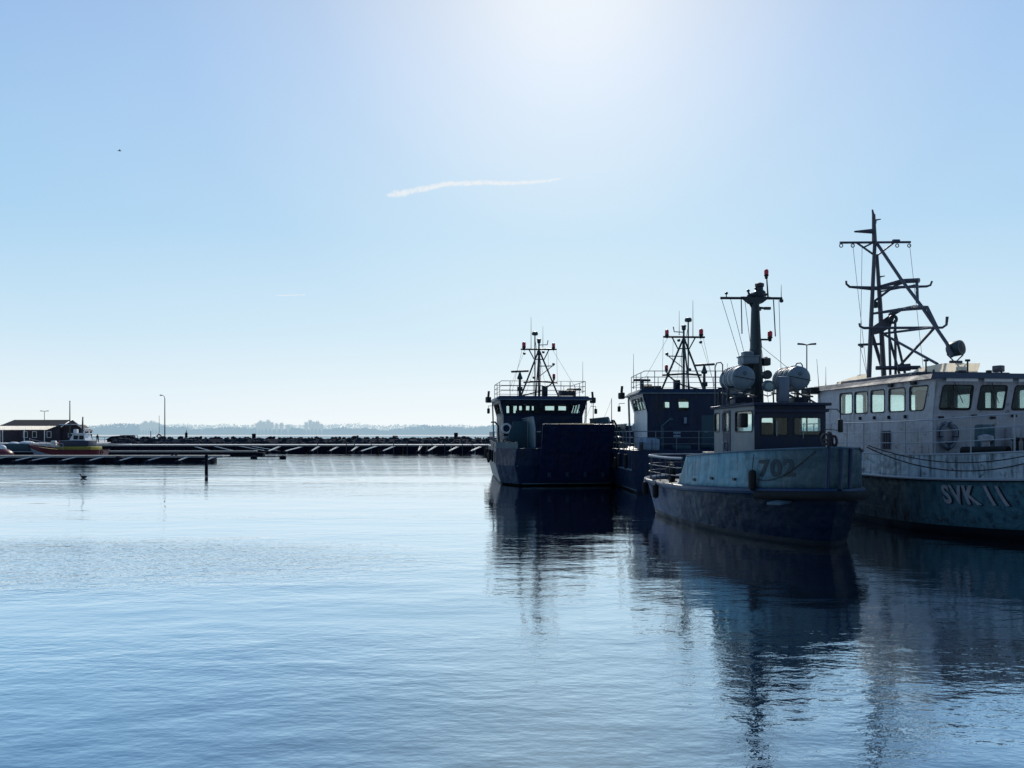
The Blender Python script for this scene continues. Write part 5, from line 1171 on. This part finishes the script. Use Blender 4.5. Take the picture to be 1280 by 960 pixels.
# teal covered boat at the left edge
tbt = thing('covered_boat', 'dark teal boat with white cover mounds at the left edge', 'boat', (at(22,97)[0], 97, 0), math.pi)
TH = Hull([dict(B=.9, xs=-2.8, xb=2.4, z=-.3, bow=(.4,2,1.3)), dict(B=1.4, xs=-3, xb=3.0, z=.95, bow=(.4,2,1.6), stern=(.1,2,2,.8))], 20)
M['teal_cover'] = paint('teal_cover', (.012,.06,.085), .6)
part('hull', TH.strip(0,1), M['float_dark'], tbt); part('deck', TH.deckmb(1), M['deck'], tbt)
part('cover', MB().cbox((.1,0,1.4), (4.6,2.3,1.1), 0, .18), M['teal_cover'], tbt)
part('gunwale', MB().tube(TH.line(1,-1,0,1,20), .06, 6).tube(TH.line(1,1,0,1,20), .06, 6), M['white_rail'], tbt)
for x_, s_ in ((-1.2,.9),(.5,.6)): part('white_cover', MB().ball((x_,0,1.95), s_, 14, (1,1,.36)), M['white'], tbt)
lbx = thing('life_boat_pod', 'orange and white rounded boat stern cut by the left edge of the photo', 'boat', (at(0,93)[0], 93, 0), math.pi)
part('hull', MB().ball((0,0,.6), 1.4, 18, (1.1,.9,.6)), M['red_hull'], lbx); part('canopy', MB().ball((-.1,0,1.35), .65, 16, (1,.8,.8)), M['white'], lbx)
# small craft and clutter by the far quay
for px, D, L2, lb in ((66,118,4.2,'small pale dinghy moored under the boathouse windows'),(38,120,4.6,'low grey open boat moored below the canopy')):
    o = thing('dinghy', lb, 'boat', (at(px,D)[0], D, 0), math.pi*.95)
    DH = Hull([dict(B=.5, xs=-L2*.42, xb=L2*.38, z=-.2, bow=(.4,2,1.3)), dict(B=.9, xs=-L2/2, xb=L2/2, z=lambda u: .65+.2*u*u, bow=(.4,2,1.6), stern=(.1,2,2,.8))], 16)
    part('hull', DH.strip(0,1), M['white'], o); part('deck', DH.deckmb(1,-.2), M['deck'], o); part('windscreen', MB().cbox((.3,0,1.05), (.5,1.0,.5), 0, .08), M['glass_dark'], o)
cv = thing('covered_boat', 'low boat under a dark cover beside the pale quay edge', 'boat', (at(150,158)[0], 158, 1.9), 0)
part('cover', MB().add([(-2.6,-1,.0),(3.0,-1,0),(3.0,1,0),(-2.6,1,0),(-1.4,-.7,.75),(2.6,-.8,1.0),(2.6,.8,1.0),(-1.4,.7,.75)], [(0,3,2,1),(4,5,6,7),(0,1,5,4),(1,2,6,5),(2,3,7,6),(3,0,4,7)]), M['float_dark'], cv, smooth=False)
part('hull', MB().cbox((.3,0,-.2), (5.2,1.8,.5), 0, .15), M['float_dark'], cv)
# ---- person on the quay (skin over a jointed skeleton)
def skin_body(name, joints, bones, radii, m, parent, sub=2):
    me = bpy.data.meshes.new(name); me.from_pydata([Vector(j) for j in joints], bones, []); o = bpy.data.objects.new(name, me); COL.objects.link(o)
    sk = o.modifiers.new('s', 'SKIN'); su = o.modifiers.new('u', 'SUBSURF'); su.levels = sub; su.render_levels = sub
    for i, r_ in enumerate(radii): me.skin_vertices[0].data[i].radius = (r_, r_)
    me.skin_vertices[0].data[0].use_root = True
    dg = bpy.context.evaluated_depsgraph_get(); m2 = bpy.data.meshes.new_from_object(o.evaluated_get(dg)); bpy.data.objects.remove(o)
    m2.shade_smooth(); return link(name, m2, m, parent)
pr = thing('person', 'person in dark clothes standing on the quay beside the railing', 'person', (at(121.8,164)[0], 164, 1.3), R(15))
M['clothes'] = paint('clothes', (.02,.025,.045), .85, streak=False); M['skin_tone'] = paint('skin_tone', (.45,.26,.18), .6, streak=False); M['hair'] = paint('hair', (.03,.022,.016), .8, streak=False)
J = [(0,0,.95),(0,0,1.15),(0,0,1.38),(0,0,1.5),(0,0,1.62),(0,.01,1.70),  (-.19,0,1.40),(-.25,.02,1.12),(-.24,-.06,.88),(-.24,-.09,.80),(.19,0,1.40),(.25,.02,1.12),(.23,-.07,.88),(.23,-.10,.80),
     (-.1,0,.90),(-.12,-.02,.5),(-.13,.02,.08),(-.13,-.14,.04),(.1,0,.90),(.13,-.03,.5),(.15,.02,.08),(.16,-.14,.04)]
B = [(0,1),(1,2),(2,3),(3,4),(4,5),(2,6),(6,7),(7,8),(8,9),(2,10),(10,11),(11,12),(12,13),(0,14),(14,15),(15,16),(16,17),(0,18),(18,19),(19,20),(20,21)]
Rd = [.155,.15,.17,.06,.10,.09, .08,.055,.042,.045,.08,.055,.042,.045, .10,.075,.05,.045,.10,.075,.05,.045]
skin_body('body', J, B, Rd, M['clothes'], pr)
part('hair', MB().ball((0,.02,1.70), .115, 14, (.95,1,.95)), M['hair'], pr)
part('face', MB().ball((0,-.055,1.65), .075, 12, (.9,.7,1.15)), M['skin_tone'], pr)
# ---- birds
dk = thing('duck', 'small dark duck swimming on the open water at the left', 'duck', (at(104.5,55)[0], 55, 0), math.pi)
M['feather'] = paint('feather', (.02,.022,.03), .7, streak=False)
skin_body('body', [(0,0,.10),(-.16,0,.11),(-.27,0,.17),(.12,0,.10),(.19,0,.18),(.22,0,.29),(.26,0,.33)], [(0,1),(1,2),(0,3),(3,4),(4,5),(5,6)], [.11,.08,.02,.09,.045,.04,.05], M['feather'], dk)
part('bill', MB().tube([(.29,0,.32),(.37,0,.305)], [.025,.015], 8), M['orange'], dk)
bd = thing('bird', 'tiny dark gull flying alone in the upper left sky', 'bird', at(149.5,165,188.5), R(25))
skin_body('body', [(0,0,0),(.25,0,.02),(.36,0,.03),(-.3,0,-.02),(-.45,0,-.02)], [(0,1),(1,2),(0,3),(3,4)], [.10,.07,.05,.06,.03], M['feather'], bd)
for sd in (-1,1): part('wing', MB().add([(.14,sd*.06,.03),(.16,sd*.35,.16),(.02,sd*.72,.12),(-.06,sd*.7,.11),(-.02,sd*.35,.13),(-.12,sd*.06,.03)], [(0,1,4,5),(1,2,3,4)]), M['feather'], bd)

# ---- clouds: thin sheets of vapour high over the sea
def cloud(label, pts, D, seed, dens):
    """pts: (px, py, half width px) along the wisp"""
    m, t, b = nt('vapour'); t.nodes.remove(b); L = t.links.new; out = t.nodes['Material Output']
    tr = N_(t, 'ShaderNodeBsdfTransparent'); tl = N_(t, 'ShaderNodeBsdfTranslucent'); tl.inputs[0].default_value = (1,1,1,1)
    em = N_(t, 'ShaderNodeEmission'); em.inputs[0].default_value = (.93,.97,1,1); em.inputs[1].default_value = .92
    uv = N_(t, 'ShaderNodeAttribute'); uv.attribute_name = 'wisp'
    sp = N_(t, 'ShaderNodeSeparateXYZ'); L(uv.outputs['Vector'], sp.inputs[0])
    mp = N_(t, 'ShaderNodeMapping'); mp.inputs['Scale'].default_value = (30,1.1,1); mp.inputs['Location'].default_value = (seed,0,0); L(uv.outputs['Vector'], mp.inputs['Vector'])
    n1 = N_(t, 'ShaderNodeTexNoise'); n1.inputs['Scale'].default_value = 1.0; n1.inputs['Detail'].default_value = 9; n1.inputs['Roughness'].default_value = .68; n1.inputs['Distortion'].default_value = .8; L(mp.outputs[0], n1.inputs['Vector'])
    ab = N_(t, 'ShaderNodeMath', operation='ABSOLUTE'); L(sp.outputs[1], ab.inputs[0])
    e1 = N_(t, 'ShaderNodeMapRange'); e1.interpolation_type = 'SMOOTHSTEP'; L(ab.outputs[0], e1.inputs[0]); e1.inputs[1].default_value = 0; e1.inputs[2].default_value = 1; e1.inputs[3].default_value = 1; e1.inputs[4].default_value = 0
    fb = N_(t, 'ShaderNodeMath', operation='PINGPONG'); L(sp.outputs[0], fb.inputs[0]); fb.inputs[1].default_value = .5
    e2 = N_(t, 'ShaderNodeMapRange'); e2.interpolation_type = 'SMOOTHSTEP'; L(fb.outputs[0], e2.inputs[0]); e2.inputs[1].default_value = 0; e2.inputs[2].default_value = .12; e2.inputs[3].default_value = 0; e2.inputs[4].default_value = 1
    s1_ = N_(t, 'ShaderNodeMath', operation='MULTIPLY'); L(e1.outputs[0], s1_.inputs[0]); L(e2.outputs[0], s1_.inputs[1])
    s2_ = N_(t, 'ShaderNodeMath', operation='MULTIPLY_ADD'); L(s1_.outputs[0], s2_.inputs[0]); s2_.inputs[1].default_value = .62; L(n1.outputs[0], s2_.inputs[2])
    al = N_(t, 'ShaderNodeMapRange'); al.interpolation_type = 'SMOOTHSTEP'; L(s2_.outputs[0], al.inputs[0]); al.inputs[1].default_value = .74; al.inputs[2].default_value = 1.22; al.inputs[3].default_value = 0; al.inputs[4].default_value = dens
    mx = N_(t, 'ShaderNodeMixShader'); L(al.outputs[0], mx.inputs[0]); L(tr.outputs[0], mx.inputs[1]); L(em.outputs[0], mx.inputs[2]); L(mx.outputs[0], out.inputs[0])
    vs, fs, at_ = [], [], []; n = 60; W = 6
    def samp(f):
        k = min(int(f*(len(pts)-1)), len(pts)-2); g = f*(len(pts)-1)-k; return [pts[k][i]*(1-g)+pts[k+1][i]*g for i in range(3)]
    for i in range(n+1):
        px, py, hw_ = samp(i/n)
        for j in range(W+1):
            v = -1+2*j/W; dd = D+v*60
            x, y, z = at(px, dd, py+v*hw_); vs.append((x, y, z)); at_.append((i/n, v, 0))
    for i in range(n):
        for j in range(W): a = i*(W+1)+j; fs.append((a, a+1, a+W+2, a+W+1))
    me = bpy.data.meshes.new('cloud'); me.from_pydata(vs, [], fs); A = me.attributes.new('wisp', 'FLOAT_VECTOR', 'POINT')
    for i, c in enumerate(at_): A.data[i].vector = c
    o = link('cloud', me, m); return tag(o, label, 'cloud')
cloud('long thin white wisp of cloud in the middle of the sky', [(470,245,5),(500,242,10),(530,236,9),(560,229.5,8),(600,228.5,7),(640,229,6),(680,226.5,5),(722,220.5,3)], 3000, 3.1, .88)
cloud('faint tiny streak of vapour low in the left sky', [(342,369.5,2.2),(362,369,2),(386,368.3,1.6)], 3100, 5.7, .6)

# a few more working lines between the hulls
def line_between(a, b, sag, label):
    solo('mooring_line', sagline(a, b, sag, .022), M['rope'], label, 'rope', 'mooring lines between ships')
line_between(w_of(craft_a, (5.8,3.3,2.6)), w_of(craft_b, (-3.5,3.4,2.6)), .35, 'dark line slung from the first landing craft to the second')
line_between(w_of(tug, (-3.6,1.3,1.65)), w_of(craft_b, (-4.9,-3.0,2.6)), .3, 'dark line from the tug after deck up to the second landing craft')
line_between(w_of(tug, (-3.6,2.2,1.6)), w_of(patrol, (-6,-3.1,2.6)), .3, 'dark line from the tug after deck across to the patrol boat')
